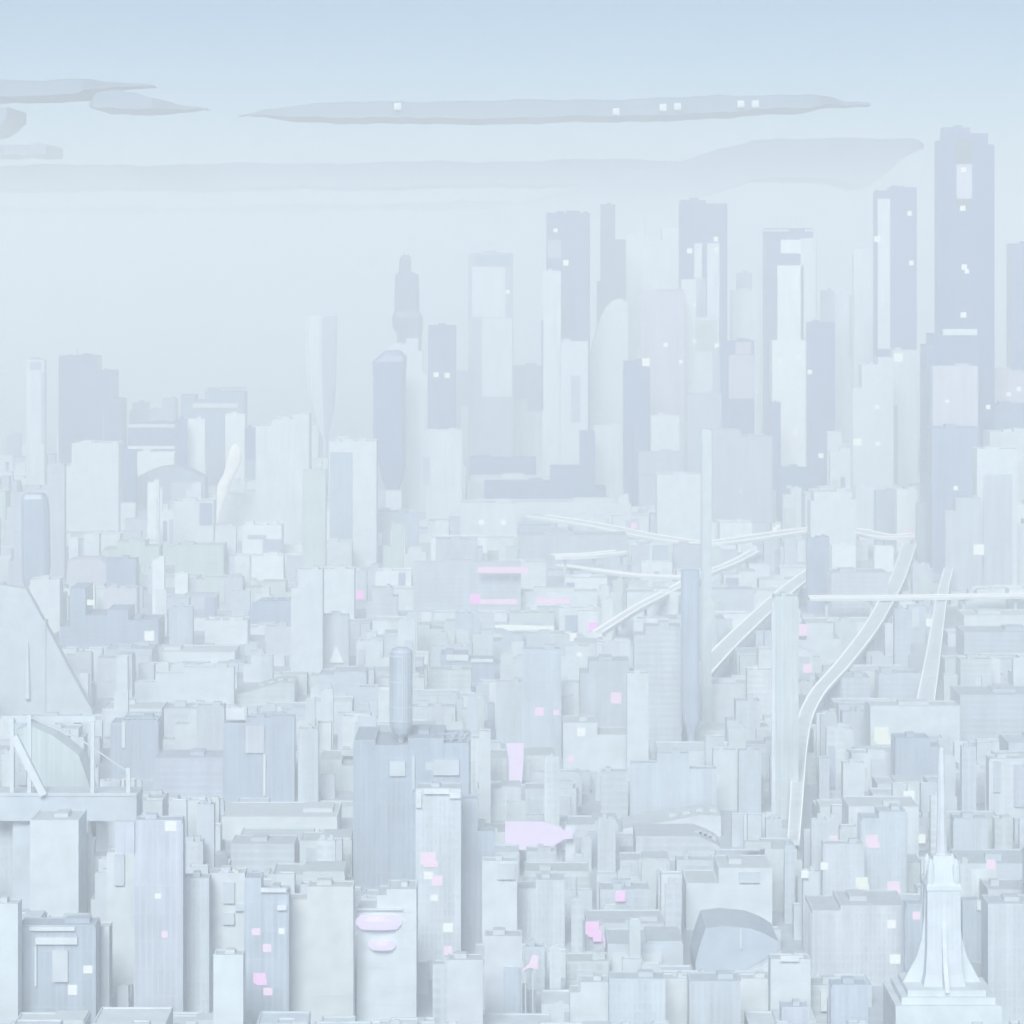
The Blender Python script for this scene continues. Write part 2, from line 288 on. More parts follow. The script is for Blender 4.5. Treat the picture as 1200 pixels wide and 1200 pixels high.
b(312,342,735,2260,'P','lilac low block under the dark round-ended hall','lilac low block','c',768,cat='building',name='office_block')
b(205,220,673,2620,'W','narrow white building left of the small dark annex','narrow white building','c',700,cat='building',name='office_block')
b(240,290,728,2330,'W','white pavilion of stacked ragged roofs in the left city','white stacked-roof pavilion','c',755,roof='ragged',cat='pavilion',name='pavilion')
b(180,275,765,2230,'W','long low white terrace building','long white terrace','c',778,cat='building',name='terrace_building')
b(158,274,783,2120,'L','pale stepped roof building below the long white terrace','pale stepped-roof building','c',830,cols=((158,182,800),(182,215,790),(215,274,783)),cat='building',name='office_block')
b(262,345,800,2000,'G','grey green office with an inclined roof, left centre','grey green inclined office','b',828,prof='slantup',cat='building',name='office_block')
b(-10,110,685,2350,'M','big dark sloping roof hall at the left edge','big dark sloping hall','c',845,prof='slantdown',cat='hall',name='exhibition_hall',dy=60)
b(27,51,820,1950,'W','small white cube in front of the big dark sloping hall','small white cube','c',844,cat='building',name='office_block',dy=12)
b(147,185,845,1750,'D','dark blue block with a white roof railing left of the dark twin tower','dark railed block','t',915,roof='rail',panels=((143,147,846,876,'W'),),cols=((130,142,848),(142,185,845)),cat='building',name='office_block')
b(190,231,830,1800,'L','pale block with a slanted top behind the wide violet slab','pale slant-top block','c',890,cols=((190,205,868),(205,222,850),(222,231,832)),cat='building',name='office_block')
b(231,262,828,1850,'M','grey tower between the pale slant-top block and the dark twin tower','grey between tower','f',905)
b(182,262,889,1660,'V','wide violet slab building in the left city','wide violet slab','b',938,cat='building',name='office_block')
b(262,345,840,1640,'D','dark twin tower with a pale lilac gap and a white strip between its halves','dark twin tower','t',940,cols=((262,288,848),(288,318,842),(318,345,840)),panels=((288,310,850,882,'P'),(308.5,311.5,883,932,'W'),(265,287,829,843,'W')),cat='building')  # the white strip is a plain panel
b(350,372,855,1700,'M','grey tower right of the dark twin tower','grey right neighbour','f',945)
b(372,388,848,1760,'W','narrow pale tower left of the dark turret building','narrow pale left tower','c',890)
# --- lower left
b(158,213,962,1180,'V','tall violet blue tower with two lit windows standing near the elevated deck','tall violet tower','t',1200,panels=((135,158,962,999,'V'),),rib=7)
b(125,158,1000,1230,'L','pale tower with two vertical slots left of the tall violet tower','pale slotted tower','c',1155,panels=((134,146,1001,1037,'C'),))
b(35,92,962,1280,'L','pale wide building seen under the elevated deck','pale under-deck building','c',1080,dy=25,cat='building',name='office_block')
b(22,111,1085,1110,'K','dark tower with a broken white cornice at the lower left','dark white-cornice tower','t',1200,panels=((35,88,1085.5,1090,'W'),(42,91,1098,1106,'W'),(41,43.5,1108,1155,'L'),(62,80,1113,1150,'P')),rib=6)
b(110,128,1087,1130,'L','pale slim tower touching the dark white-cornice tower','pale slim tower','c',1200)
b(-8,21,1060,1100,'L','pale block at the lower left corner','pale corner block','c',1200)
b(215,245,1030,1160,'C','plain grey tower right of the tall violet tower','plain grey near tower','f',1200)
b(246,287,1024,1130,'L','pale tower of checkered blocks beside the pink-window tower','pale checkered tower','c',1170,panels=((262,275,1034,1058,'C'),(276,287,1060,1067,'C'),(262,275,1070,1083,'C')),roof='ragged')
b(287,337,1032,1100,'D','dark tower with several pink lit windows, lower left','pink-window tower','t',1185,cols=((287,306,1030),(306,337,1046)),panels=((306,336,1040,1045,'W'),(325,336,1060,1066,'W')),rib=6)
b(337,414,1040,1115,'B','wide warm grey tower left of the white tower with pink discs','wide warm grey tower','c',1200,cols=((337,360,1055),(360,414,1040)))
b(250,285,1120,1060,'L','pale low tower front of the checkered tower','pale low front tower','c',1190)
b(-12,14,955,1350,'M','pale grey block behind the left deck posts','pale post-side block','f',1060)
b(260,395,958,1560,'W','long bright flat-roofed building under the dark twin tower','long bright building','c',985,cat='building',name='office_block')
b(270,345,990,1420,'M','low grey green building under the long bright building','low grey green building','b',1025,cat='building',name='office_block')
# --- lower centre
b(415,549,865,1390,'K','dark broad building carrying a bottle-shaped turret on its roof','dark turret building','t',1050,cols=((415,440,868),(440,478,874),(478,520,866),(520,549,872)),panels=((457,475,892,909,'M'),(483,486,885,925,'M'),(508,538,890,908,'M')),rib=9)
b(487,540,925,1320,'M','grey tower with white battlements and pink lit windows, before the dark turret building','grey battlement tower','f',1130,panels=((487.5,494,928,946,'W'),(497,527,923.5,930,'W'),(527,540,928,935,'W')),roof='')
b(540,556,975,1290,'L','narrow white column tower right of the battlement tower','narrow white column','c',1095)
b(541,579,935,1345,'D','dark slab behind the narrow white column tower','dark rear slab','t',1120,cols=((541,560,937),(560,579,975)))
b(561,575,858,1500,'L','thin pale tower above the dark rear slab','thin pale upper tower','c',975)
b(418,488,1040,1180,'L','white tower with two pink discs on its face','white disc tower','c',1200,cols=((418,442,1066),(442,453,1050),(453,488,1043)),panels=((417,472,1064,1066,'W'),))
b(565,606,1010,1240,'L','pale tower with a grey top right of the dark rear slab','pale grey-topped tower','c',1100,panels=((583,604,1012,1030,'M'),))  # grey top is a panel at the upper right
b(606,662,1030,1330,'M','grey building with blue veins in the lower centre','grey veined building','f',1110,cols=((606,628,1042),(628,662,1032)),cat='building',name='office_block')
b(568,612,1098,1110,'P','lilac tower with a dark right side at the bottom centre','lilac dark-sided tower','c',1200,panels=((590,610,1133,1200,'D'),))
b(524,566,1126,1070,'P','smooth lilac tower at the bottom centre','smooth lilac tower','c',1200)
b(668,714,1150,1060,'L','pale stepped tower at the bottom centre right','pale bottom stepped tower','c',1200,cols=((668,680,1164),(680,714,1152)))
b(714,780,1148,1045,'C','grey low tower at the bottom right of centre','grey bottom tower','f',1200,dy=20)
b(778,808,1148,1100,'W','white ragged building left of the bottom dark cube','white ragged building','c',1200,roof='ragged',cat='building',name='office_block')
b(808,868,1151,1080,'C','dark cube building at the bottom edge','bottom dark cube','t',1200,cat='building',name='office_block')
b(868,903,1148,1120,'W','bright white tower right of the bottom dark cube','bright white bottom tower','c',1200,roof='ragged')
b(815,912,1085,1230,'D','dark many-sided hall with a pale skirt in the lower centre right','dark many-sided hall','c',1148,prof='octa',cat='hall',name='exhibition_hall',dy=34)
b(745,845,980,1480,'M','long grey hall with a pointed right end','long pointed hall','b',1008,prof='pointright',cat='hall',name='exhibition_hall')
b(730,845,955,1560,'L','pale long roof behind the long pointed hall','pale long roof','c',980,prof='slantup',cat='hall',name='exhibition_hall')
b(740,840,880,1750,'C','wide grey speckled building under the dark blue slender tower','wide speckled building','f',965,cols=((740,770,895),(770,808,884),(808,840,902)),cat='building',name='office_block')
b(866,892,880,1700,'C','grey tower left of the teal column tower','grey teal-side tower','f',955)
b(836,864,880,1730,'L','pale building with a round corner left of the grey teal-side tower','pale round-corner building','c',950,cat='building',name='office_block')
b(908,935,700,1850,'G','tall teal column tower with a white edge, right of the thin pale mast tower','teal column tower','t',960,panels=((904,908.5,704,958,'L'),),dy=16)
b(804,905,1030,1360,'L','pale building with a dark gable window in the lower centre right','pale gable building','c',1090,cols=((804,842,1036),(842,905,1018)),panels=((866,890,1022,1034,'C'),),cat='building',name='office_block')
# --- right
b(1050,1103,866,1700,'D','square dark tower left of the white spire','square dark tower','t',918,cols=((1050,1090,866),(1090,1103,876)))
b(988,1013,895,1720,'L','pale tower left of the square dark tower','pale left-of-square tower','c',945)
b(960,972,890,1760,'C','thin grey tower with a pale right neighbour','thin grey right tower','f',945)
b(1015,1030,826,2000,'C','narrow dark tower under the right road','narrow dark road tower','t',880)
b(960,1020,795,2180,'C','dark low block left of the right road','dark low road block','b',825,cat='building',name='office_block')
b(1030,1078,790,2150,'C','grey block right under the winding road','grey winding-road block','b',826,cat='building',name='office_block')
b(1130,1215,742,2300,'C','dark slab building at the right edge','right dark slab','b',772,cat='building',name='office_block')
b(1125,1215,815,2000,'C','wide grey dark building at the right edge with one white square','right wide grey building','b',870,cat='building',name='office_block',dy=40)
b(1130,1215,722,2420,'L','long pale building over the right dark slab','right long pale building','c',742,cat='building',name='office_block')
b(1020,1125,828,1745,'L','broad pale block at the right, above the square dark tower','broad pale right block','c',866,cat='building',name='office_block')
b(1160,1200,890,1650,'L','pale tower group right of the white spire','pale spire-side tower','f',960,panels=((1164,1172,892,928,'C'),(1188,1200,896,945,'V')))
b(1118,1158,960,1450,'C','grey tower directly right of the spire','grey spire-right tower','f',1012)
b(1128,1158,1055,1230,'D','dark arched block right of the white monument body','dark right arch block','t',1130,cols=((1128,1148,1056),(1148,1158,1064)),panels=((1144,1157,1054.5,1066,'W'),))
b(1062,1082,1060,1240,'D','dark arched block left of the white monument body','dark left arch block','t',1165)
b(952,1062,1068,1190,'P','wide lilac building with scattered lit windows, lower right','wide lilac lower building','f',1155,cols=((952,985,1068),(985,1062,1062)),cat='building')
b(975,1016,1155,1060,'D','dark cube at the bottom right','bottom right cube','t',1200,cat='building',name='office_block')
b(916,948,1181,1050,'V','small violet cube at the bottom edge','small violet cube','t',1200,cat='building',name='office_block')
b(903,950,1125,1110,'L','pale building with a white sill between two dark cubes','pale sill building','c',1200,panels=((914,936,1119,1126,'W'),),cat='building',name='office_block')
b(1158,1225,1060,1200,'M','pale grey tower at the lower right edge','lower right edge tower','f',1200)
b(1010,1062,955,1500,'C','grey building with pink and white lit squares left of the spire','grey lit-square building','f',1060,cols=((1010,1030,960),(1030,1062,952)))
b(965,1012,990,1420,'M','grey tower behind the wide lilac lower building','grey behind-lilac tower','f',1066)
# ------------------------------------------------------------------ order, spacing and footprint depth
for s in SPEC:
    if s['D'] > 3200: s['D'] = 3200 + (s['D']-3200)*.45
    yb = s['vb'] or 1200
    lowest = max([c[2] for c in (s['cols'] or ((0, 0, s['yt']),))])
    if s['prof'] in ('blade', 'bullet', 'pod', 'roundfoot', 'foot'): yb += 28
    s['D'] = min(s['D'], dground(yb), dground(lowest + 14) if lowest + 14 > HY + 5 else 9e9)
SPEC.sort(key=lambda s: s['D'])
for i, s in enumerate(SPEC):
    cs = s['cols'] or ((s['x0'], s['x1'], s['yt']),)
    s['xa'] = min(c[0] for c in cs); s['xb'] = max(c[1] for c in cs); s['top_y'] = min(c[2] for c in cs)
    s['wx0'] = xat(s['xa'], s['D']); s['wx1'] = xat(s['xb'], s['D'])
for i, s in enumerate(SPEC):
    for _ in range(6):
        for t in SPEC[:i]:
            if t['wx0'] < s['wx1'] + 3 and s['wx0'] < t['wx1'] + 3 and s['D'] - t['D'] < 13:
                s['D'] = t['D'] + 13; s['wx0'] = xat(s['xa'], s['D']); s['wx1'] = xat(s['xb'], s['D'])
SPEC.sort(key=lambda s: s['D'])
for i, s in enumerate(SPEC):
    w = s['wx1'] - s['wx0']
    d = s['dy'] or min(max(.75 * w, 9), 42)
    for t in SPEC[i+1:]:
        if t['wx0'] < s['wx1'] + 3 and s['wx0'] < t['wx1'] + 3: d = min(d, t['D'] - s['D'] - 3.5)
    s['dep'] = max(d, 5)
# ------------------------------------------------------------------ building maker
def ragged_boxes(m, x0, x1, y0, y1, z, px, rnd, n):
    for k in range(n):
        w = (x1 - x0) * rnd.uniform(.05, .16); x = rnd.uniform(x0 + .4, x1 - w - .4)
        d = (y1 - y0) * rnd.uniform(.15, .4); y = rnd.uniform(y0 + .4, y1 - d - .4)
        m.box(x, x + w, y, y + d, z - .2 + .01*k, z + px * rnd.uniform(.8, 3.2) + .013*k)
def outline(s, D):
    """silhouette rows (z, xl, xr) for shaped towers, metres, measured in the photo"""
    x0, x1, yt = s['x0'], s['x1'], s['yt']; k = s['prof']
    P = {
     'blade': [(515,378,382),(500,371,386),(480,365,390),(455,360,392),(425,357.5,392.5),(395,357,393),(371,358,393)],
     'bullet': [(1200,453,467),(578,453,467),(560,447,472),(545,443,475),(520,442,475),(516,437,475),(440,437,475),(424,436,476),(418,443,476),(412,450,470)],
     'pod': [(1200,467,487),(392,465,494),(384,460,495),(372,459,495),(364,462,491),(350,462,491),(322,463,490),(318,467,481),(304,468,481),(300,470,480)],
     'roundfoot': [(1200,34,46),(694,34,46),(690,29,50),(682,26,54),(665,25,56),(600,24,55),(585,24,53),(580,27,50)],
     'foot': [(1200,806,814),(862,806,814),(845,801,820),(830,799,820),(669,799,820)],
    }.get(k)
    if k == 'blade': P = [(1200,378.5,381.5)] + P
    return [(zat(py, D), xat(a, D), xat(c, D)) for py, a, c in P]
def make(s):
    rnd = random.Random(int(s['x0']*7 + s['yt']*13))
    D, dep = s['D'], s['dep']; px = SL * D
    xc = (s['wx0'] + s['wx1']) / 2
    e = thing(s['name'], (xc, D, 0), s['label'], s['cat'])
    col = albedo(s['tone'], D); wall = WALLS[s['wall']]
    dark = [c * .9 for c in col]
    body = MB(); roofs = []; rags = []; zr = None
    cs = s['cols'] or ((s['x0'], s['x1'], s['yt']),)
    if s['prof'] in ('blade', 'bullet', 'pod', 'roundfoot', 'foot'):
        rows = outline(s, D); rows[0] = (0.0, rows[0][1], rows[0][2])
        rings = []
        W = max(r[2] - r[1] for r in rows)
        for z, a, c in rows:
            f = (c - a) / W; hd = dep/2 * (.35 + .65*f); ym = dep/2; ch = (c - a) * .12
            a -= xc; c -= xc
            rings.append([(a+ch, ym-hd, z), (c-ch, ym-hd, z), (c, ym-hd+ch, z), (c, ym+hd-ch, z), (c-ch, ym+hd, z), (a+ch, ym+hd, z), (a, ym+hd-ch, z), (a, ym-hd+ch, z)])
        body.loft(rings); zr = rows[-1][0]
        o = body.build('body', wall, col, e)
        if s['prof'] == 'blade':      # the grey right half is its own wing, a little proud of the front
            g = MB(); rr = []
            for z, a, c in rows[1:]:
                f = (c - a) / W; hd = dep/2 * (.35 + .65*f); ym = dep/2; mid = a + (c - a) * .55
                rr.append([(mid-xc, ym-hd-.8, z), (c-xc+.3, ym-hd-.8, z), (c-xc+.3, ym+hd+.4, z), (mid-xc, ym+hd+.4, z)])
            g.loft(rr); g.build('wing', WALLS['t'], albedo('M', D), e)
        rt = MB(); a, c = rows[-1][1]-xc, rows[-1][2]-xc
        rt.box(a+1, c-1, dep*.25, dep*.75, zr-.3, zr+1.2*px); rt.build('roof_unit', M_METAL, dark, e)
    elif s['prof'] in ('arch', 'dome', 'wedge', 'slantup', 'slantdown', 'roundleft', 'octa', 'pointright'):
        x0, x1, yt, vb = s['x0'], s['x1'], s['yt'], s['vb']; k = s['prof']
        if k == 'arch': pts = [(x0 + (x1-x0)*t, vb - (vb-yt)*math.sin(math.pi*(.08 + .84*t))) for t in [i/16 for i in range(17)]]
        if k == 'dome': pts = [(690,430),(693,412),(698,392),(704,372),(711,360),(719,352),(726,350),(731,351),(736,356)]
        if k == 'wedge': pts = [(78,672),(80,657),(90,655),(117,655),(134,668),(122,685)]
        if k == 'slantup': pts = [(x0, yt + (vb-yt)*.65), (x0 + (x1-x0)*.45, yt + (vb-yt)*.3), (x1 - (x1-x0)*.2, yt), (x1, yt + 1)]
        if k == 'slantdown': pts = [(-12,684),(30,690),(40,708),(62,748),(84,790),(108,833)]
        if k == 'roundleft': pts = [(288,728),(290,718),(296,710),(304,705),(342,704)]
        if k == 'octa': pts = [(815,1128),(820,1108),(827,1088),(850,1085),(880,1088),(896,1094),(912,1103),(911,1116),(890,1128)]
        if k == 'pointright': pts = [(x0,yt),(x1-28,yt),(x1-12,yt+6),(x1,yt+13),(x1-6,yt+20)]
        w = [(xat(a, D) - xc, zat(bb, D)) for a, bb in pts]
        w = [(w[0][0], 0)] + w + [(w[-1][0], 0)]
        body.prism_y(w, 0, dep); o = body.build('body', wall, col, e)
        zr = max(p[1] for p in w)
        if k == 'octa':               # pale skirt and thin fin
            g = MB(); w2 = [(xat(a, D)-xc, zat(bb, D)) for a, bb in [(804,1146),(815,1140),(822,1133),(850,1148),(890,1128),(915,1112),(915,1150)]]
            g.prism_y([(w2[0][0], 0)] + w2 + [(w2[-1][0], 0)], -6, -1); g.build('skirt', M_CONC, albedo('L', D), e)
            f = MB(); f.box(xat(867,D)-xc, xat(869,D)-xc, -1, 2, zat(1112,D), zat(1088,D)); f.build('fin', M_METAL, albedo('W', D), e)
        if k == 'slantdown':          # ridge ribs and a thin white mast that stands on the slope
            for a, bb in ((52, 730),):
                f = MB(); f.box(xat(a,D)-xc-1, xat(a,D)-xc+1, -1.2, dep+.5, 0, zat(bb,D)+1.5); f.build('roof_rib', M_CONC, albedo('M', D), e)
            f = MB(); f.cyl(xat(33,D)-xc, -2.2, zat(818,D), zat(752,D), 1.6, .4); f.build('mast', M_METAL, albedo('W', D), e)
        rt = MB()
        if k in ('slantup', 'pointright', 'roundleft'):
            for q in range(4):
                xx = w[2][0] + (w[-2][0]-w[2][0]) * (q+.5)/4
                zz = np.interp(xx, [p[0] for p in w[1:-1]], [p[1] for p in w[1:-1]])
                rt.box(xx-2, xx+2, dep*.3, dep*.3+5, zz-2, zz+1.6)
            rt.build('roof_unit', M_METAL, dark, e)
    else:
        n = len(cs)
        for i, (a, c, yt) in enumerate(cs):
            X0, X1, Z = xat(a, D)-xc, xat(c, D)-xc, zat(yt, D)
            y0 = 0.004 * i; body.box(X0, X1, y0, dep - .01*i, 0, Z); zr = max(zr or 0, Z)
            # real relief: piers and floor edges on the front and the sides
            rib = s['rib'] or (0 if s['wall'] in 'c' else rnd.choice((0, 5, 7)))
            if rib:
                k = max(2, int((X1-X0)/rib)); st = (X1-X0)/k
                for q in range(k+1):
                    xx = X0 + q*st; xx = min(max(xx, X0+.3), X1-.3)
                    body.box(xx-.28, xx+.28, y0-.12, y0+.2, 0, Z-.6-.01*q)
                kk = max(1, int(dep/rib)); sd = dep/kk
                for q in range(kk+1):
                    yy = min(max(q*sd, .4), dep-.4)
                    if i == 0: body.box(X0-.42, X0+.2, yy-.25, yy+.25, 0, Z-.8)
                    if i == n-1: body.box(X1-.2, X1+.42, yy-.25, yy+.25, 0, Z-.8)
            else:
                fl = rnd.choice((7.4, 14.8, 22.2))
                z = fl
                while z < Z - 3:
                    body.box(X0 - (.1 if i == 0 else -.1), X1 + (.1 if i == n-1 else -.1), y0-.08, dep*.98, z, z+.3); z += fl
            # roof: parapet and gravel
            roofm = MB(); roofs.append((roofm, a, c)); t = min(.7, (X1-X0)*.1); hp = min(.7, .9*px)
            for q in ((X0+.02, X1-.02, y0+.02, y0+t), (X0+.02, X1-.02, dep-t-.02, dep-.04), (X0+.02, X0+t, y0+t, dep-t-.02), (X1-t, X1-.02, y0+t, dep-t-.02)):
                roofm.box(q[0], q[1], q[2], q[3], Z-.4, Z+hp)
            if s['roof'] == 'ragged' and (X1-X0) > 5: 
                for _ in range(min(6, max(2, int((X1-X0)/px/7)))):
                    q = MB(); ragged_boxes(q, X0+t, X1-t, y0+t, dep-t, Z, px, rnd, 1); rags.append((len(roofs)-1, q))
        body.build('body', wall, col, e)
        ro = [rm_.build('roof', M_CONC, [min(.85, c*1.01) for c in col], e) for rm_, a, c in roofs]
        for k_, q in rags: q.build('roof_unit', M_METAL, [c*rnd.uniform(.9, 1.1) for c in col], ro[k_])
        X0, X1 = s['wx0']-xc, s['wx1']-xc; a, c, yt = max(cs, key=lambda q: (q[1]-q[0])); A, B_, Z = xat(a,D)-xc, xat(c,D)-xc, zat(yt, D); rp = ro[[q[1] for q in roofs].index(a)]
        if s['roof'] == 'dome':
            g = MB(); rings = []
            for q in range(6):
                th = q/5*math.pi/2; f = math.cos(th)*.999+.02
                rings.append([(A + (B_-A)/2 + (B_-A)*.42*f*math.cos(u), dep/2 + dep*.42*f*math.sin(u), Z-.3 + 3.5*px*math.sin(th)) for u in [2*math.pi*j/12 for j in range(12)]])
            g.loft(rings); g.build('cap', M_METAL, albedo('C', D), rp)
        elif s['roof'] == 'rail':
            g = MB(); zz = Z + 4.6*px
            g.box(A+.3, B_-.3, .2, 1.0, zz-.9, zz); g.box(A+.3, B_-.3, dep-1, dep-.2, zz-.9, zz)
            k = max(3, int((B_-A)/(6*px)))
            for q in range(k+1):
                xx = A+.6 + (B_-A-1.2)*q/k
                g.box(xx-.3, xx+.3, .3, .9, Z-.2, zz-.9); g.box(xx-.3, xx+.3, dep-.9, dep-.3, Z-.2, zz-.9)
            g.build('roof_rail', M_METAL, dark, rp)
        elif s['roof'] == 'slab':
            g = MB(); g.box(A+(B_-A)*.35, B_-.5, -1.5, dep-2, Z+hp, Z+hp+2.6*px*.6); g.build('roof_slab', M_CONC, dark, rp)
        if s['roof'] in ('', 'ragged', 'rail') and (B_-A) > 9 and dep > 8:
            g = MB(); w = (B_-A)*rnd.uniform(.18, .34); xx = rnd.uniform(A+2, B_-w-2)
            g.box(xx, xx+w, dep*.35, dep*.8, Z-.2, Z+px*rnd.uniform(1.5, 3)+1); g.build('roof_unit', M_METAL, dark, rp)
    for (a, c, p, q, tn) in s['panels']:
        g = MB(); A, B_, z0, z1 = xat(a,D)-xc, xat(c,D)-xc, max(0, zat(q,D)), zat(p,D)
        g.box(A, B_, -1.3, .5, z0, z1)
        if s['wall'] != 'c' and (B_-A) > 6 and z1-z0 > 12:
            k = int((B_-A)/3.5)
            for j in range(1, k): xx = A + (B_-A)*j/k; g.box(xx-.15, xx+.15, -1.55, -1.2, z0+.3, z1-.3)
        mt = WALLS['f'] if (z1-z0) > 14 else M_CONC
        g.build('facade_panel', mt, albedo(tn, D), e)
    for (mx, my) in s['mast']:
        g = MB(); zb = zr - 3
        for a, c, yt in cs:
            if a <= mx <= c: zb = zat(yt, D) - .5
        g.cyl(xat(mx,D)-xc, dep*.5, zb, zat(my,D), .55*px, .2*px, 8); g.build('mast', M_METAL, dark, e)
    s['obj'] = e
    return e
for s in SPEC: make(s)
# ------------------------------------------------------------------ front-most id buffer in the photo's pixels
NX0, NX1, NY = -60, 1260, 1400
BUF = np.full((NY, NX1-NX0), -1, int)
def rects(s): return [(c[0], c[1], c[2]) for c in (s['cols'] or ((s['x0'], s['x1'], s['yt']),))]
def paint(ident, a, c, yt, D):
    yb = int(min(NY, pyground(D))); BUF[max(0, int(yt)):yb, max(0, int(a)-NX0):max(0, int(c)-NX0)] = ident
# ------------------------------------------------------------------ elevated roads
ROADS = []
def road(name, label, pts, w, z, tone='W', thick=2.4, posts=True, glow_bits=()):
    """pts: photo pixels of the deck's centre line; w: metres; z: deck height"""
    P = []
    for i in range(len(pts)-1):
        for k in range(6): t = k/6; P.append((pts[i][0]*(1-t)+pts[i+1][0]*t, pts[i][1]*(1-t)+pts[i+1][1]*t))
    P.append(pts[-1])
    for _ in range(5): P = [P[0]] + [((P[i-1][0]+2*P[i][0]+P[i+1][0])/4, (P[i-1][1]+2*P[i][1]+P[i+1][1])/4) for i in range(1, len(P)-1)] + [P[-1]]
    W = [np.array((xat(a, dground(bb, z)), dground(bb, z))) for a, bb in P]
    e = thing(name, (W[0][0], W[0][1], 0), label, 'road bridge', None)
    ox, oy = W[0]
    deck, par, pil = MB(), [MB(), MB()], []
    rings = []; pr = [[], []]
    for i, p in enumerate(W):
        d = W[min(i+1, len(W)-1)] - W[max(i-1, 0)]; d = d/np.linalg.norm(d); n = np.array((-d[1], d[0]))
        ww = w[0] + (w[1]-w[0]) * i/(len(W)-1) if isinstance(w, tuple) else w
        l = p + n*ww/2 - (ox, oy); r = p - n*ww/2 - (ox, oy)
        rings.append([(l[0], l[1], z-thick), (l[0], l[1], z), (r[0], r[1], z), (r[0], r[1], z-thick)])
        for s_, side in ((0, l), (1, r)):
            o = n*.5*(1 if s_ == 0 else -1)
            a, c = side - o*.0, side - o
            pr[s_].append([(a[0], a[1], z-.3), (a[0], a[1], z+1.1), (c[0], c[1], z+1.1), (c[0], c[1], z-.3)])
        if posts and i % 5 == 2:
            pil.append((p - (ox, oy), ww))
    deck.loft(rings); dd = float(np.mean([q[1] for q in W]))
    deck.build('deck', M_CONC, albedo(tone, dd), e)
    for s_ in (0, 1): par[s_].loft(pr[s_]); par[s_].build('added_glow_parapet', M_GLOW, glow('Q', dd), e)  # parapet glow is added so the roads read as bright strokes
    for c, ww in pil:
        g = MB(); g.cyl(c[0], c[1], 0, z-thick-1.6, 1.3, 1.3, 10); g.box(c[0]-ww*.35, c[0]+ww*.35, c[1]-1.3, c[1]+1.3, z-thick-1.6, z-thick-.01); g.build('pier', M_CONC, albedo('L', dd), e)
    for q in W: ROADS.append((float(q[0]), float(q[1]), (w[1] if isinstance(w, tuple) else w)/2 + 1.5, z))
    for i in range(len(P)-1):
        ROADS_SCREEN.append((min(P[i][0], P[i+1][0])-7, max(P[i][0], P[i+1][0])+7, min(P[i][1], P[i+1][1])-5, max(P[i][1], P[i+1][1])+6, float(W[i][1])))
    return e
ROADS_SCREEN = []
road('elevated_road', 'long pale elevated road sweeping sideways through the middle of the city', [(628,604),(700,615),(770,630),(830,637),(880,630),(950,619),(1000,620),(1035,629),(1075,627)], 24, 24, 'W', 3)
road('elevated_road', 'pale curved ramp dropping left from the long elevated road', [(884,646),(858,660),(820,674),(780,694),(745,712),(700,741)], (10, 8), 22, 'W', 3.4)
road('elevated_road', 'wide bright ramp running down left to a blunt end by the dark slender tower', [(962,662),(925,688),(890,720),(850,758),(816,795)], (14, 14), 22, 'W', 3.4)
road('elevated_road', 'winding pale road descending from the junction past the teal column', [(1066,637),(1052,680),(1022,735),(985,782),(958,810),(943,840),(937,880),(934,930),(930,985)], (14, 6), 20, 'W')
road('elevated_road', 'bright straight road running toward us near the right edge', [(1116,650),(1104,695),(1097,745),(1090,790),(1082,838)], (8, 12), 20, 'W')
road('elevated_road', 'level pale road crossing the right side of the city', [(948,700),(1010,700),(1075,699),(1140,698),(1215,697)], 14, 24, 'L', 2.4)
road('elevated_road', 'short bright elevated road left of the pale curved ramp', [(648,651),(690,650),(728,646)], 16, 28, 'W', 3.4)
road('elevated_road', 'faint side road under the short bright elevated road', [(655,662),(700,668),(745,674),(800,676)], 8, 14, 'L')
# ------------------------------------------------------------------ the big elevated deck, left foreground
def deck_bridge():
    D = 1330; px = SL*D
    e = thing('deck_bridge', (xat(80,D), D, 0), 'heavy grey elevated deck on square pillars with a slanted white strut, left foreground', 'bridge'); ox = xat(80,D)
    g = MB(); g.box(xat(-50,D)-ox, xat(160,D)-ox, 0, 22, zat(962,D), zat(932,D)); g.build('deck', M_CONC, albedo('C', D), e)
    g = MB(); g.box(xat(-50,D)-ox, xat(160,D)-ox, -.5, .4, zat(932,D)-.3, zat(929,D)); g.build('parapet', M_CONC, albedo('M', D), e)
    for a, c in ((13, 34), (-45, -28), (138, 156)):
        g = MB(); g.box(xat(a,D)-ox, xat(c,D)-ox, 4, 15, 0, zat(962,D)-.01); g.build('pillar', M_CONC, albedo('C', D), e)
    g = MB(); A, B_ = (xat(17,D)-ox, -1.2, zat(862,D)), (xat(52,D)-ox, -1.2, zat(930,D)-.4); g.bar(A, B_, 3.4); g.build('strut', M_METAL, albedo('W', D), e)
    g = MB(); g.bar((xat(96,D)-ox, 1, zat(868,D)), (xat(150,D)-ox, 1, zat(905,D)), .7); g.bar((xat(34,D)-ox, 1, zat(840,D)), (xat(96,D)-ox, 1, zat(868,D)), .7); g.build('cable', M_METAL, albedo('C', D), e)
    for a, yt in ((108, 846), (13.5, 842), (150, 900), (34, 838)):
        g = MB(); g.box(xat(a,D)-ox-.9, xat(a,D)-ox+.9, .6, 2.4, zat(931,D)-.2, zat(yt,D)); g.build('post', M_METAL, albedo('L', D), e)
    g = MB(); g.box(xat(0,D)-ox, xat(111,D)-ox, 3, 4.4, zat(848,D), zat(840,D)); g.build('crossbeam', M_CONC, albedo('M', D), e)
    return D
deck_bridge()
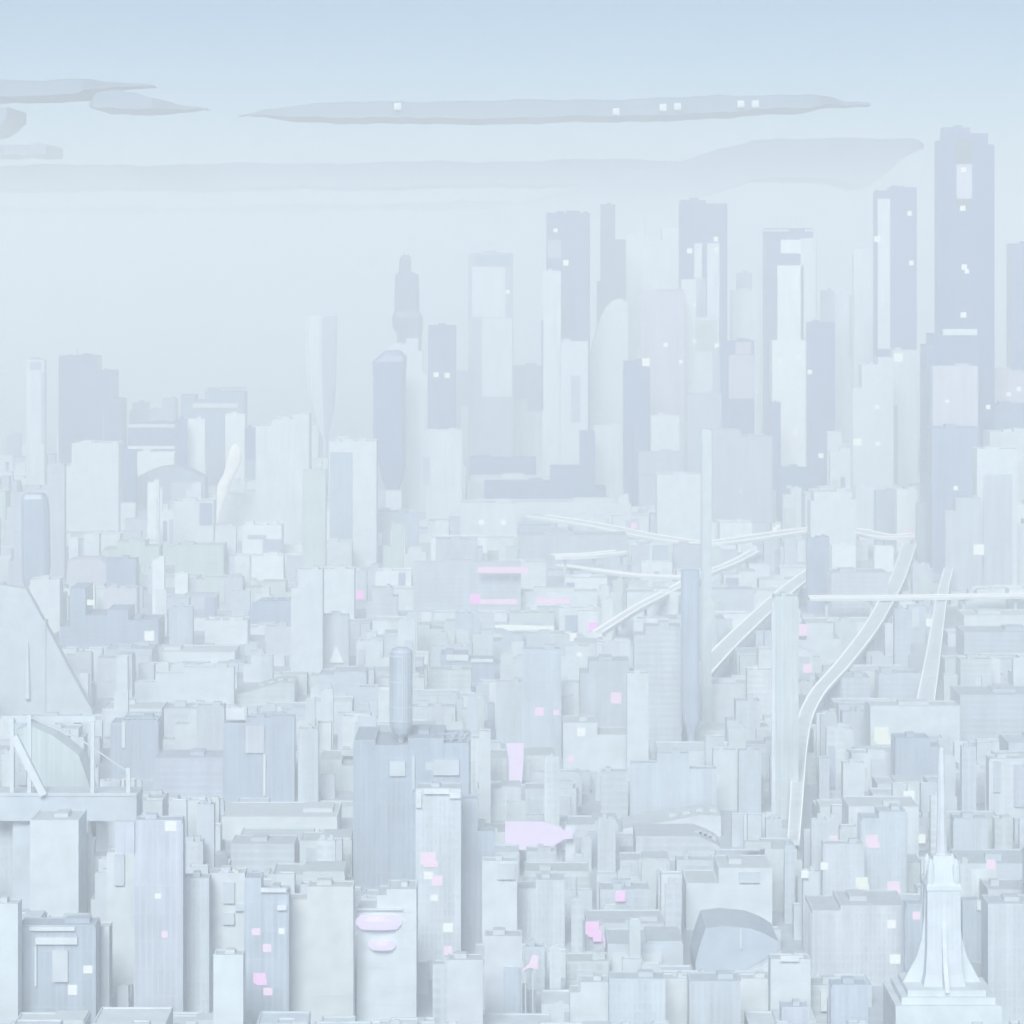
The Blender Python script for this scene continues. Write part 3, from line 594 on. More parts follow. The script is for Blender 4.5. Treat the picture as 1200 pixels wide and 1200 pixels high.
def shed():
    D = 1420
    e = thing('glass_canopy', (xat(80,D), D, 0), 'greenish sloping glass canopy standing behind the elevated deck', 'canopy'); ox = xat(80,D)
    g = MB(); g.prism_y([(xat(a,D)-ox, zat(bb,D)) for a, bb in ((18,856),(34,850),(62,862),(92,885),(108,930),(50,930))], 0, 18); g.build('glass_roof', M_TALL, albedo('T', D), e)
    for a, bb in ((22,856), (60,862), (100,905)):
        g = MB(); g.box(xat(a,D)-ox-.8, xat(a,D)-ox+.8, 2, 4, 0, zat(930,D)+.5); g.build('post', M_METAL, albedo('L', D), e)
shed()
# ------------------------------------------------------------------ bottle-shaped turret on the dark building
def turret():
    s = next(q for q in SPEC if q['short'] == 'dark turret building'); D = s['D'] + 4; ox = xat(469, D)
    rows = [(872,467,472),(866,465.5,474),(861,461,479),(853,457,482),(846,456,483),(765,456,483),(762,458,481),(760,462,478)]
    g = MB(); rings = []
    for py, a, c in rows:
        r = (xat(c,D)-xat(a,D))/2; x = (xat(a,D)+xat(c,D))/2 - ox
        rings.append([(x + r*math.cos(u), 4 + r*math.sin(u), zat(py,D)) for u in [2*math.pi*k/14 for k in range(14)]])
    e = thing('water_tower', (ox, D, zat(872,D)), 'dark bottle-shaped turret tapering to a thin neck on the dark broad building', 'turret')
    g.v = []; 
    rings = [[(x, y, z - zat(872,D)) for x, y, z in r] for r in rings]; g.loft(rings); g.build('tank', M_TALL, albedo('D', D), e)
    h = MB(); r = (xat(483,D)-xat(456,D))/2
    for py in (770, 800, 830, 846): h.loft([[((r+k)*math.cos(u), 4+(r+k)*math.sin(u), zat(py,D)-zat(872,D)+dz) for u in [2*math.pi*j/14 for j in range(14)]] for k, dz in ((-.1,0),(.25,0),(.25,.5),(-.1,.5))])
    h.build('hoop', M_METAL, albedo('M', D), e)
    h = MB(); h.box(.9, 1.2, 4-r-.5, 4-r-.1, zat(846,D)-zat(872,D), zat(765,D)-zat(872,D)); h.box(1.9, 2.2, 4-r-.5, 4-r-.1, zat(846,D)-zat(872,D), zat(765,D)-zat(872,D)); h.build('ladder', M_METAL, albedo('L', D), e)
    # rusted frame tangle on the right of the roof
    t = thing('roof_frame', (xat(528,D), D+1, zat(872,D)), 'tangled open steel frame on the right of the dark broad roof', 'steel frame'); rnd = random.Random(5)
    h = MB()
    for k in range(22):
        x = rnd.uniform(-20,18)*SL*D; z = rnd.uniform(.5, 13)*SL*D*(1-abs(x)/(26*SL*D)); h.bar((x, rnd.uniform(2,9), 0), (x+rnd.uniform(-4,4), rnd.uniform(2,9), z+2), .55)
    for k in range(9):
        z = rnd.uniform(1, 10)*SL*D; x = rnd.uniform(-17,2)*SL*D; h.bar((x, 3, z), (x+rnd.uniform(3,9), 6, z+rnd.uniform(-1,1)), .6)
    h.build('lattice', M_METAL, albedo('D', D), t)
turret()
# ------------------------------------------------------------------ white spire monument, lower right
def spire():
    D = 1060; ox = xat(1110, D)
    e = thing('spire_monument', (ox, D+14, 0), 'white spired monument with flared buttresses on a stepped plinth, lower right', 'monument')
    X = lambda a: xat(a, D) - ox
    def lathe(rows, k=4, squash=1.0, rot=math.pi/4):
        g = MB(); f = 1/math.cos(math.pi/k) if k == 4 else 1
        g.loft([[(r*SL*D*f*math.cos(2*math.pi*j/k+rot), r*SL*D*f*squash*math.sin(2*math.pi*j/k+rot), zat(py, D)) for j in range(k)] for py, r in rows]); return g
    c = albedo('L', D); c2 = albedo('L', D)
    g = MB(); hw = 56*SL*D; g.box(X(1048), X(1172), -hw, hw, zat(1330,D) if zat(1330,D) > 0 else 0, zat(1176,D)); g.build('plinth', M_CONC, c2, e)
    g = MB(); g.box(X(1056), X(1166), -48*SL*D, 48*SL*D, zat(1178,D), zat(1168,D)); g.box(X(1064), X(1156), -42*SL*D, 42*SL*D, zat(1170,D), zat(1161,D)); g.build('steps', M_CONC, c, e)
    lathe([(1162,25),(1148,22),(1120,20),(1050,19.5),(1047,18)]).build('shaft', M_CONC, albedo('P', D), e)
    lathe([(1049,20.5),(1044,20.5),(1040,18),(1022,14),(1010,11)]).build('crown', M_CONC, c, e)
    lathe([(1012,9.5),(1008,7),(990,6),(960,5.4),(915,4.6),(886,3.6),(883,1.2)], 8, rot=math.pi/8).build('spire', M_CONC, albedo('P', D), e)
    for a in (0, 1, 2, 3):
        g = MB(); pts = [(17,1050),(20,1050),(21,1085),(24,1110),(30,1132),(40,1150),(47,1163),(17,1163)]
        n = len(pts)
        rr = []
        for t in (-2.6*SL*D, 2.6*SL*D):
            ring = []
            for r, py in pts:
                r *= SL*D; x, y = (r, t); ca, sa = math.cos(a*math.pi/2), math.sin(a*math.pi/2)
                ring.append((x*ca - y*sa, x*sa + y*ca, zat(py, D)))
            rr.append(ring)
        g.loft(rr); g.build('buttress', M_CONC, c, e)
    for a in (0, 1, 2, 3):
        g = MB(); x, y = 15*(1 if a % 2 else -1)*SL*D, 15*(1 if a > 1 else -1)*SL*D
        k = 8; g.loft([[(x + r*SL*D*math.cos(2*math.pi*j/k), y + r*SL*D*math.sin(2*math.pi*j/k), zat(py, D)) for j in range(k)] for py, r in ((1046,4.5),(1036,5),(1020,4),(1012,1))])
        g.build('pinnacle', M_CONC, c, e)
    for k in range(5):
        g = MB(); x = (-12 + 6*k)*SL*D; g.box(x-.35, x+.35, -20.6*SL*D, -19*SL*D, zat(1146,D), zat(1056,D)); g.build('pilaster', M_CONC, c, e)
    return D
spire()
# ------------------------------------------------------------------ white curved monument, left
def sail():
    D = 3150; ox = xat(268, D)
    e = thing('sail_monument', (ox, D, 0), 'brilliant white curved sail-shaped monument above the long pale hall', 'monument')
    rows = [(640,252,257),(610,252,257),(600,253.5,257.5),(588,254,263),(575,254,268),(568,255,269),(555,262,276),(540,266,283),(530,268,283),(524,271,280),(520,274,277)]
    rings = []
    for py, a, c in rows:
        r = (xat(c,D)-xat(a,D))/2; x = (xat(a,D)+xat(c,D))/2 - ox
        rings.append([(x + r*math.cos(u), 2.4*math.sin(u)*max(.3, r/6), zat(py,D)) for u in [2*math.pi*k/16 for k in range(16)]])
    rings.insert(0, [(x, y, 0) for x, y, z in rings[0]])
    g = MB(); g.loft(rings); g.build('sail', M_CONC, albedo('Q', D), e, smooth=True)
sail()
# ------------------------------------------------------------------ signs
def sign(label, pts, D, tone, depth=1.2, legs=2, cat='sign', support=None):
    x0 = min(p[0] for p in pts); x1 = max(p[0] for p in pts); yb = max(p[1] for p in pts)
    ox = xat((x0+x1)/2, D); zb = zat(yb, D); zs = support if support is not None else zb - 4*SL*D
    e = thing('lit_sign', (ox, D, zs), label, cat, None)
    g = MB(); g.prism_y([(xat(a,D)-ox, zat(bb,D)-zs) for a, bb in pts], 0, depth); g.build('face', M_GLOW, glow(tone, D), e)
    g = MB(); g.box(xat(x0+1.5,D)-ox, xat(x1-1.5 if len(pts) == 4 else x0+(x1-x0)*.6,D)-ox, depth+.01, depth+.6, zb-zs+.3, zb-zs+1.0); 
    for k in range(legs):
        xx = xat(x0 + (x1-x0)*(.2 + .45*k/max(1, legs-1)), D) - ox; g.box(xx-.25, xx+.25, depth+.1, depth+.55, 0, zb-zs+.35)
    g.build('support', M_METAL, albedo('C', D), e)
R4 = lambda a, c, p, q: [(a,p),(c,p),(c,q),(a,q)]
sign('large pale lilac bottle-shaped lit sign lying on its side in the lower centre', [(592,963),(636,963.5),(652,968),(661,973),(671,973),(671,983),(661,983.5),(648,992),(636,996),(592,996)], 1400, 'O', support=0, legs=3)
sign('tall pale lilac lit sign panel above the bottle-shaped sign', [(593,871),(614,871),(613,900),(611,922),(597,922),(596,890)], 1620, 'O', support=0)
sign('upper pink lit bar over the wide low grey building', R4(560,619,664.5,671.5), 2470, 'N', support=0)
sign('lower pink lit bar with a magenta head at its left, on the strip building', R4(562,606,702.5,708), 2440, 'N', support=0)
sign('soft pink lit bar on the right part of the strip building', R4(628,668,701,707), 2438, 'N', support=0)
sign('white glowing bar lying below the strip building', [(579,733),(586,732),(649,734),(649,739),(600,741),(582,739)], 2300, 'F', support=0)
sign('pair of pink arrow-shaped lights at the bottom centre', [(612,1138),(620,1130),(624,1120),(631,1121),(630,1136),(621,1134)], 1105, 'N', support=0)
# discs on the white disc tower: parts of that tower
sd = next(q for q in SPEC if q['short'] == 'white disc tower'); ex = sd['obj']; oxd = ex.location.x; Dd = sd['D']
for (a, c, p, q) in ((417,471,1072,1088), (432,464,1102,1112)):
    g = MB(); cx = (xat(a,Dd)+xat(c,Dd))/2 - oxd; rx = (xat(c,Dd)-xat(a,Dd))/2; z0, z1 = zat(q,Dd), zat(p,Dd)
    k = 20
    g.loft([[(cx + f*rx*math.cos(2*math.pi*j/k), .5 + f*3.0*math.sin(2*math.pi*j/k) - 1.2, zz) for j in range(k)] for f, zz in ((.8, z0), (1, z0+(z1-z0)*.35), (1, z0+(z1-z0)*.65), (.8, z1))])
    o = g.build('disc', M_GLOW, glow('O', Dd), ex)
# tent roof on the grey tent-roof tower
st = next(q for q in SPEC if q['short'] == 'grey tent-roof tower'); g = MB(); D0 = st['D']; ox = st['obj'].location.x
g.loft([[(xat(a,D0)-ox, y, zat(776,D0)) for a, y in ((386,-2),(403,-2),(403,-.6),(386,-.6))], [(xat(a,D0)-ox, y, zat(757,D0)) for a, y in ((393.6,-1.6),(394.6,-1.6),(394.6,-1.0),(393.6,-1.0))]]); g.build('tent_ornament', M_CONC, albedo('Q', D0), st['obj'])
# ------------------------------------------------------------------ filler city: blocks between the named ones
def hit(x0, x1, y0, y1):
    for s in SPEC:
        if s['wx0']-3 < x1 and x0 < s['wx1']+3 and s['D']-3 < y1 and y0 < s['D']+s['dep']+3: return True
    for a, c, r, z in ROADS:
        if x0-r < a < x1+r and y0-r < c < y1+r: return True
    if x0 < xat(1175,1060)+10 and x1 > xat(1045,1060)-10 and y0 < 1110 and y1 > 1030: return True
    if x1 > xat(-60,1330) and x0 < xat(165,1330) and y1 > 1320 and y0 < 1445: return True
    return False
PROT = []
for s in SPEC:
    for (a, c, yt) in rects(s): PROT.append((a, c, yt, s['vb'] or pyground(s['D']), s['D']))
for r in ROADS_SCREEN: PROT.append(r)
PROT += [(1100,1122,880,1010,1060),(1050,1175,1010,1200,1060),(0,165,838,965,1330),(252,284,520,606,3150),(590,673,960,998,1400),(592,615,868,924,1620),(559,620,662,673,2470),(560,608,700,710,2480),(627,670,699,709,2478),(578,650,730,742,2330),(455,484,758,872,1394),(505,548,852,872,1394)]
FILL = []
rnd = random.Random(77)
for PASS in (0, 1):
  yrow = 1300.0 - 6*PASS
  while yrow > 550:
      D = dground(yrow)
      px = -110 + rnd.uniform(0, 30)
      while px < 1310:
          wpx = rnd.uniform(24, 68) * (1.35 if yrow > 900 else 1.1 if yrow > 640 else .8)
          wpx = rnd.uniform(11, 24) if PASS else wpx; w = wpx*SL*D; dep = min(rnd.uniform(.5, 1.0)*w, 34)
          DD = D + rnd.uniform(-12, 12)
          x0 = xat(px, DD); x1 = x0 + w
          hpx = rnd.choice((24, 34, 46, 60, 84)) * rnd.uniform(.8, 1.25) * (1.3 if yrow > 950 else 1)
          if yrow < 600: hpx *= .6
          h = hpx*SL*DD
          if not hit(x0, x1, DD, DD+dep) and not any(f['x0']-2 < x1 and x0 < f['x1']+2 and f['D']-2 < DD+dep and DD < f['D']+f['dep']+2 for f in FILL):
              pmax = 0
              for a, c, yt, yb, Dp in PROT:
                  if Dp > DD and a < px+wpx+1 and px-1 < c and yt < pyground(DD) : pmax = max(pmax, yb)
              h = min(h, zat(pmax+1.5, DD)) if pmax else h
              if h > 4: FILL.append(dict(x0=x0, x1=x1, D=DD, dep=dep, h=h, pa=px, pc=px+wpx, yt=HY+(CH-h)/(SL*DD)))
          px += wpx + rnd.uniform(1, 8)
      yrow -= 11 + (yrow-480)*.012
ALL = [('m', i, s['D']) for i, s in enumerate(SPEC)] + [('f', i, f['D']) for i, f in enumerate(FILL)]
ALL.sort(key=lambda q: -q[2])
for k, i, D in ALL:
    if k == 'm':
        for a, c, yt in rects(SPEC[i]): paint(i, a, c, yt, D)
    else: f = FILL[i]; paint(100000+i, f['pa'], f['pc'], f['yt'], D)
LIT_AT = [(511,439,'F',7),(524,440,'Y',7),(651,270,'F',6),(663,308,'F',7),(595,342,'F',5),(780,404,'F',6),(757,424.5,'F',10),(798,424,'F',5),(808,294,'F',7),(839,280,'F',6),(839,292,'Y',5),
 (814,357,'Y',4),(814,400,'Y',5),(840,405,'F',6),(1066,250,'F',6),(1068,308,'F',6),(1028,280,'F',8),(1129,199,'F',7),(1128,244,'F',7),(1130,313,'F',7),(1133,318,'F',6),(1129,369,'F',8),
 (1182,462,'F',6),(1194,456,'F',6),(1158,477,'F',6),(1110,470,'F',5),(1028,438,'L',5),(1028,477,'F',6),(1053,419,'F',11),(936,418,'F',6),(913,422,'F',5),(949,436,'F',6),(932,507,'F',5),(1005,518,'F',11),(1029,520,'F',6),(962,534,'F',7),
 (564,612,'F',7),(590,612,'F',7),(700,616,'F',8),(743,616,'N',8),(868,575,'L',5),(911,617,'F',5),(1147,644,'F',14),(1120,572,'F',6),(1066,628,'N',14),
 (421,697,'Z',12),(484,716,'Z',12),(557,702,'Z',14),(695,734,'Z',12),(706,739,'N',10),(671,747,'F',10),(722,774,'Z',13),(691,772,'F',9),(679,767,'F',7),(722,818,'N',14),(632,834,'N',12),(652,835,'N',8),(681,858,'F',11),(669,889,'N',8),
 (939,738,'N',15),(946,783,'N',12),(1100,709,'Z',10),(1086,730,'F',13),(1160,812,'F',20),(1033,861,'Y',19),(939,903,'F',10),(936,935,'F',10),(1079,982,'F',11),(1022,985,'N',16),(977,984,'N',10),(966,1015,'F',10),(943,1024,'F',9),(1010,1034,'Y',16),
 (1047,1040,'N',16),(1045,1083,'F',11),(1049,1124,'F',14),(963,1147,'F',13),(1161,1013,'N',11),(1074,1073,'N',10),(1065,933,'F',14),(936,970,'Q',22),
 (185,1050,'F',8),(193,1095,'N',8),(103,1136,'F',12),(85,1160,'F',12),(130,1186,'L',7),(300,1092,'N',11),(313,1111,'N',11),(304,1146,'Z',16),(314,1162,'N',12),(330,1091,'F',8),(502,1006,'N',20),(502,1026,'F',12),(512,1032,'N',14),(509,1052,'F',10),(525,1087,'F',13),(525,1114,'N',11),
 (727,1050,'Z',13),(694,1087,'Z',18),(700,1097,'Z',11),(713,1104,'Z',12),(175,745,'F',13),(186,752,'Y',11),(106,706,'Y',9),(503,898,'M',10),(195,950,'F',12),(200,968,'F',15),(1017,1180,'F',7),(1110,672,'L',8),(908,620,'F',5)]
LIT = LIT_AT
view = BUF[:1200, -NX0:1200-NX0]
ids, cnt = np.unique(view, return_counts=True); vis = dict(zip(ids.tolist(), cnt.tolist()))
order = sorted(range(len(FILL)), key=lambda i: -vis.get(100000+i, 0))
NIND = max(0, 318 - len(SPEC))
single = set(i for i in order[:NIND] if vis.get(100000+i, 0) > 60)
for q in LIT_AT:
    k_ = int(BUF[int(q[1]), int(q[0])-NX0])
    if k_ >= 100000: single.add(k_-100000)
print('named', len(SPEC), 'fill', len(FILL), 'single', len(single), 'visible', sum(1 for i in range(len(FILL)) if vis.get(100000+i, 0) > 60))
used = set(s['label'] for s in SPEC)
TW = dict(M='mid grey', L='pale', G='grey green', W='white', C='blue grey', P='lilac grey', D='dark blue', T='teal grey', B='warm grey')
def filler(m, rm, x0, x1, y0, y1, h, px, rn, style):
    w = x1-x0
    if style == 3 and w > 14 and h > 14:          # stepped silhouette: side wings lower than the middle
        a = x0 + w*rn.uniform(.2, .45); c = x1 - w*rn.uniform(0, .3); ha, hc = h*rn.uniform(.62, .92), h*rn.uniform(.55, .9)
        m.box(x0, a, y0+.6, y1-.5, 0, ha)
        if x1-c > 2: m.box(c, x1, y0+.9, y1-.8, 0, hc)
        else: c = x1
        x0, x1, w = a, c, c-a
    m.box(x0, x1, y0, y1, 0, h)
    if style in (0, 2) and w > 12 and h > 18:     # lower annex standing a little proud of the front
        a = x0 + w*rn.uniform(0, .55); m.box(a+.5, min(x1-.3, a+w*rn.uniform(.25, .5)), y0-1.4, y0+.5, 0, h*rn.uniform(.3, .75))
    if style == 0:
        k = max(2, int(w/6))
        for q in range(k+1): xx = min(max(x0 + w*q/k, x0+.3), x1-.3); m.box(xx-.3, xx+.3, y0-.12, y0+.2, 0, h-.5-.01*q)
    elif style == 1:
        z = 4.0
        while z < h-2: m.box(x0-.25, x1+.25, y0-.08, y1-.1, z, z+.3); z += 15.2
    elif style == 2:
        xx = x0 + w*rn.uniform(.3, .6); m.box(xx, x1-.5, y0+1.5, y1-1, h-.2, h + min(5, 4*px)*rn.uniform(.7, 1.3))
    t = .6
    for q in ((x0+.03, x1-.03, y0+.03, y0+t), (x0+.03, x1-.03, y1-t, y1-.03), (x0+.03, x0+t, y0+t, y1-t), (x1-t, x1-.03, y0+t, y1-t)): rm.box(q[0], q[1], q[2], q[3], h-.4, h+.6)
stuff = {}
for i, f in enumerate(FILL):
    rn = random.Random(i*31+7)
    px = SL*f['D']; yv = f['yt']
    tone = rn.choice('MMLGGLWMCL' if yv < 900 else 'MMLLGMPMGC' if f['pa'] < 600 else 'MMGMCMGMLM')
    if pyground(f['D']) < 640: tone = rn.choice('LLLML')
    style = rn.randrange(4)
    if i in single:
        xc = (f['x0']+f['x1'])/2; hw = (f['x1']-f['x0'])/2
        tall = 'low' if f['h'] < 14 else 'mid-rise' if f['h'] < 32 else 'tall'
        cxp, cyp = (f['pa']+f['pc'])/2, (f['yt']+pyground(f['D']))/2
        near = sorted(SPEC, key=lambda s: abs((s['xa']+s['xb'])/2-cxp) + 1.2*abs((s['top_y']+(s['vb'] or 1200))/2-cyp))
        lab = None
        for s in near:
            dx = cxp-(s['xa']+s['xb'])/2; dyv = cyp-(s['top_y']+(s['vb'] or 1200))/2
            side = ('just right of' if dx > 0 else 'just left of') if abs(dx) > abs(dyv) else ('below and before' if dyv > 0 else 'just above')
            extra = {0: ' with upright piers', 1: ' with floor ledges', 2: ' with a raised roof part', 3: ''}[style]
            cand = f"{tall} {TW[tone]} block{extra} {side} the {s['short']}"
            if len(cand.split()) <= 16 and cand not in used: lab = cand; break
        used.add(lab)
        m, rm = MB(), MB(); filler(m, rm, -hw, hw, 0, f['dep'], f['h'], px, rn, style)
        e = thing('city_building', (xc, f['D'], 0), lab, 'building', 'ordinary city blocks between the towers')
        col = albedo(tone, f['D'])
        m.build('body', WALLS[rn.choice('gbfcc')], col, e); rp = rm.build('roof', M_CONC, [min(.85, c*1.01) for c in col], e)
        for q in range(rn.randrange(1, 4)):
            g = MB(); w = hw*rn.uniform(.2, .6); xx = rn.uniform(-hw+1, hw-w-1); yy = rn.uniform(1, max(1.2, f['dep']-5)); g.box(xx, xx+w, yy, yy+min(4, f['dep']*.3), f['h']-.2+.01*q, f['h']+rn.uniform(1.5, 3.5))
            if style != 2: g.build('roof_unit', M_METAL, [c*.92 for c in col], rp)
        if hw > 5 and f['h'] > 11 and style != 3:
            nb = rn.choice((1, 2, 3)) if hw > 8 else 1; slot = (2*hw-1.2)/nb
            for q in range(nb):
                if rn.random() < .3: continue
                g = MB(); pw = slot*rn.uniform(.35, .85); xx = -hw+.6 + q*slot + rn.uniform(0, slot-pw); zt = f['h']*rn.uniform(.6, .95); g.box(xx, xx+pw, -1.75-.05*q, -.05, f['h']*rn.uniform(.05, .45), zt)
                g.build('facade_panel', M_CONC if rn.random() < .5 else M_FINE, albedo(rn.choice('LWCGMD' if tone != 'C' else 'WLMM'), f['D']), e)
    else:
        key = (tone, 0 if f['D'] < 2400 else 1)
        stuff.setdefault(key, []).append((f, rn, style))
m_all = MB(); face_col = []
for key, lst in stuff.items():
    for f, rn, style in lst:
        n0 = len(m_all.f); filler(m_all, m_all, f['x0'], f['x1'], f['D'], f['D']+f['dep'], f['h'], SL*f['D'], rn, style)
        face_col += [albedo(key[0], f['D'])] * (len(m_all.f)-n0)
# a sparse continuation of the city beyond the picture's sides
rn = random.Random(9)
for k in range(260):
    D = rn.uniform(1300, 4200); side = rn.choice((-1, 1)); a = rn.uniform(1330, 1900); x = side*(a-600)*SL*D
    n0 = len(m_all.f); filler(m_all, m_all, x, x+rn.uniform(20, 45), D, D+rn.uniform(15, 35), rn.uniform(10, 90), .6, rn, rn.randrange(4)); face_col += [albedo(rn.choice('LMCP'), D)]*(len(m_all.f)-n0)
mm, nt, bb = newmat('distant_block_wall'); at = nt.nodes.new('ShaderNodeAttribute'); at.attribute_name = 'wall_paint'
tc = nt.nodes.new('ShaderNodeTexCoord'); nz = nt.nodes.new('ShaderNodeTexNoise'); nz.inputs['Scale'].default_value = .15; nz.inputs['Detail'].default_value = 5; nt.links.new(tc.outputs['Object'], nz.inputs['Vector'])
nt.links.new(mix(nt, 'MULTIPLY', 1, at.outputs['Color'], ramp(nt, nz.outputs['Fac'], .3, .7, .9, 1.08)), bb.inputs['Base Color']); bb.inputs['Roughness'].default_value = .7
so = m_all.build('distant_blocks', mm); tag(so, 'mass of small pale city blocks filling the gaps in the haze', 'city blocks', None, 'stuff')
ca = so.data.attributes.new('wall_paint', 'FLOAT_COLOR', 'CORNER'); arr = np.ones((len(so.data.loops), 4), np.float32); k = 0
for p, c in zip(so.data.polygons, face_col):
    n = p.loop_total; arr[k:k+n, :3] = c; k += n
ca.data.foreach_set('color', arr.ravel())
# ------------------------------------------------------------------ lit windows: parts of the building they sit on

for (lx, ly, tn, sz) in LIT:
    ident = int(BUF[int(ly), int(lx)-NX0]); rn = random.Random(int(lx*ly))
    if ident < 0: continue
    if ident >= 100000:
        i = ident-100000
        if i not in single: continue
        f = FILL[i]; D = f['D']; par = next((o for o in bpy.data.objects if o.type == 'EMPTY' and abs(o.location.y-D) < 1e-3 and abs(o.location.x-(f['x0']+f['x1'])/2) < 1e-2), None)
    else: s = SPEC[ident]; D = s['D']; par = s['obj']
    if par is None: continue
    ox = par.location.x; w = sz*.88*SL*D; hh = w*rn.uniform(.8, 1.1)
    inp = ident < 100000 and any(a-2 <= lx <= c+2 and p-2 <= ly <= q+2 for a, c, p, q, _ in SPEC[ident]['panels'])
    yf = -2.1 if ident >= 100000 else -1.62 if inp else -.2
    g = MB(); cx, cz = xat(lx, D)-ox, zat(ly, D)
    g.box(cx-w/2, cx+w/2, yf, .3, cz-hh/2, cz+hh/2)
    if sz > 15: g.box(cx-w*.3, cx+w*.62, yf-.2, .2, cz-hh*.7, cz-hh*.2)
    g.build('lit_window', M_GLOW, glow(tn, D), par)
# ------------------------------------------------------------------ clouds, solid and far beyond the haze
M_CLOUD, ntc, bc = newmat('cloud_vapour'); oic = ntc.nodes.new('ShaderNodeObjectInfo'); tcc = ntc.nodes.new('ShaderNodeTexCoord')
nzc = ntc.nodes.new('ShaderNodeTexNoise'); nzc.inputs['Scale'].default_value = .0015; nzc.inputs['Detail'].default_value = 6; ntc.links.new(tcc.outputs['Object'], nzc.inputs['Vector'])
ntc.links.new(mix(ntc, 'MULTIPLY', 1, oic.outputs['Color'], ramp(ntc, nzc.outputs['Fac'], .3, .7, .93, 1.06)), bc.inputs['Base Color']); bc.inputs['Roughness'].default_value = 1
trc = ntc.nodes.new('ShaderNodeBsdfTranslucent'); mxc = ntc.nodes.new('ShaderNodeMixShader'); mxc.inputs[0].default_value = .4
ntc.links.new(oic.outputs['Color'], trc.inputs['Color']); ntc.links.new(bc.outputs[0], mxc.inputs[1]); ntc.links.new(trc.outputs[0], mxc.inputs[2]); ntc.links.new(mxc.outputs[0], ntc.nodes['Material Output'].inputs['Surface'])
def wob(x, s): return .9*math.sin(x*.031+s*2.1) + .6*math.sin(x*.083+s*5.3) + .4*math.sin(x*.19+s)
def cloud(label, prof, D, colr, seed=1):
    """prof: (px, top row, bottom row) along the cloud"""
    rn = random.Random(seed); px = SL*D; rings = []
    xs = [p[0] for p in prof]; ox = xat((xs[0]+xs[-1])/2, D); oz = zat(np.mean([(p[1]+p[2])/2 for p in prof]), D)
    n = max(24, int((xs[-1]-xs[0])/9))
    for i in range(n+1):
        x = xs[0] + (xs[-1]-xs[0])*i/n
        t = np.interp(x, xs, [p[1] for p in prof]) + rn.uniform(-.5, .5) + wob(x, seed); bt = np.interp(x, xs, [p[2] for p in prof]) + rn.uniform(-.5, .5) + wob(x, seed+50)
        zc = zat((t+bt)/2, D)-oz; hh = max(.4, (bt-t)/2)*px; dd = 500*min(1, .15+hh/(8*px))
        rings.append([(xat(x, D)-ox, a*dd, zc + q*hh) for a, q in ((.93,1),(-.93,1),(-1,.9),(-1,-.9),(-.93,-1),(.93,-1),(1,-.9),(1,.9))])
    g = MB(); g.loft(rings); o = g.build('cloud', M_CLOUD, colr, None, (ox, D, oz))
    return tag(o, label, 'cloud')
cg = (.17, .26, .38); cf = (.12, .21, .33)
c1 = cloud('long dark lens-shaped cloud with small bright flecks stretched over the right half', [(280,136,136.5),(310,130,137),(350,126,140),(420,123,142),(520,121.5,143),(700,120,141),(850,116,136),(945,113,130),(965,115,125),(985,121,124),(1018,122,123)], 26000, cg, 2)
cloud('dark pointed cloud at the upper left edge', [(-60,96,122),(0,97,119),(60,97,117),(95,96,114),(120,97,106),(150,100,103.5),(182,101,102)], 25600, cg, 3)
cloud('small arrow-shaped cloud right of the pointed cloud', [(108,125,128),(125,111,131),(145,108,132),(170,113,134),(180,116,132),(215,123,129),(243,128,129)], 25000, cg, 4)
cloud('small slanted dark cloud at the left edge', [(-20,140,160),(0,136,158),(9,129,152),(20,130,142)], 25300, cg, 5)
cloud('thin slab cloud under the slanted one at the left edge', [(-40,171,186),(0,171,185),(46,171,185),(50,170,185),(64,171,184)], 25100, cg, 6)
cloud('broad faint band cloud running across the left and middle sky', [(-90,197,226),(0,196,224),(200,195,223),(400,193,222),(600,191,219),(720,189,217),(800,190,210),(880,196,201)], 26500, cf, 7)
cloud('faint cloud bank rising to the right with a flat top', [(530,258,262),(620,236,262),(700,212,255),(800,190,238),(880,166,214),(960,164,212),(1010,165,222),(1048,166,190),(1056,164,184),(1078,170,176)], 25700, cf, 8)
cloud('hairline streak cloud low over the left horizon', [(-90,246,251),(0,243,251),(200,243,250),(400,240,247),(600,236,244)], 26800, (.03,.05,.08), 9)
cloud('lowest streak cloud just over the water at left', [(-90,270,293),(0,271,292),(190,272,296),(400,268,296),(508,266,295)], 27500, (.02,.03,.05), 10)
for a, bb in ((466,125), (722,131), (777,126), (794,125), (868,122), (885,122)):
    px = SL*25480; ox, oy, oz = c1.location; g = MB(); x, z = xat(a,25480)-ox, zat(bb,25480)-oz; r = 4.6*px
    g.loft([[(x + q*r*1.3*math.cos(2*math.pi*(j+.5)/4), -520 - 10 + 20*math.cos(t), z + q*r*1.3*math.sin(2*math.pi*(j+.5)/4)) for j in range(4)] for q, t in ((.4, 3.1), (.9, 2.4), (1, 1.6), (.9, .3))])
    g.build('bright_fleck', M_CLOUD, (.8,.85,.9), c1)
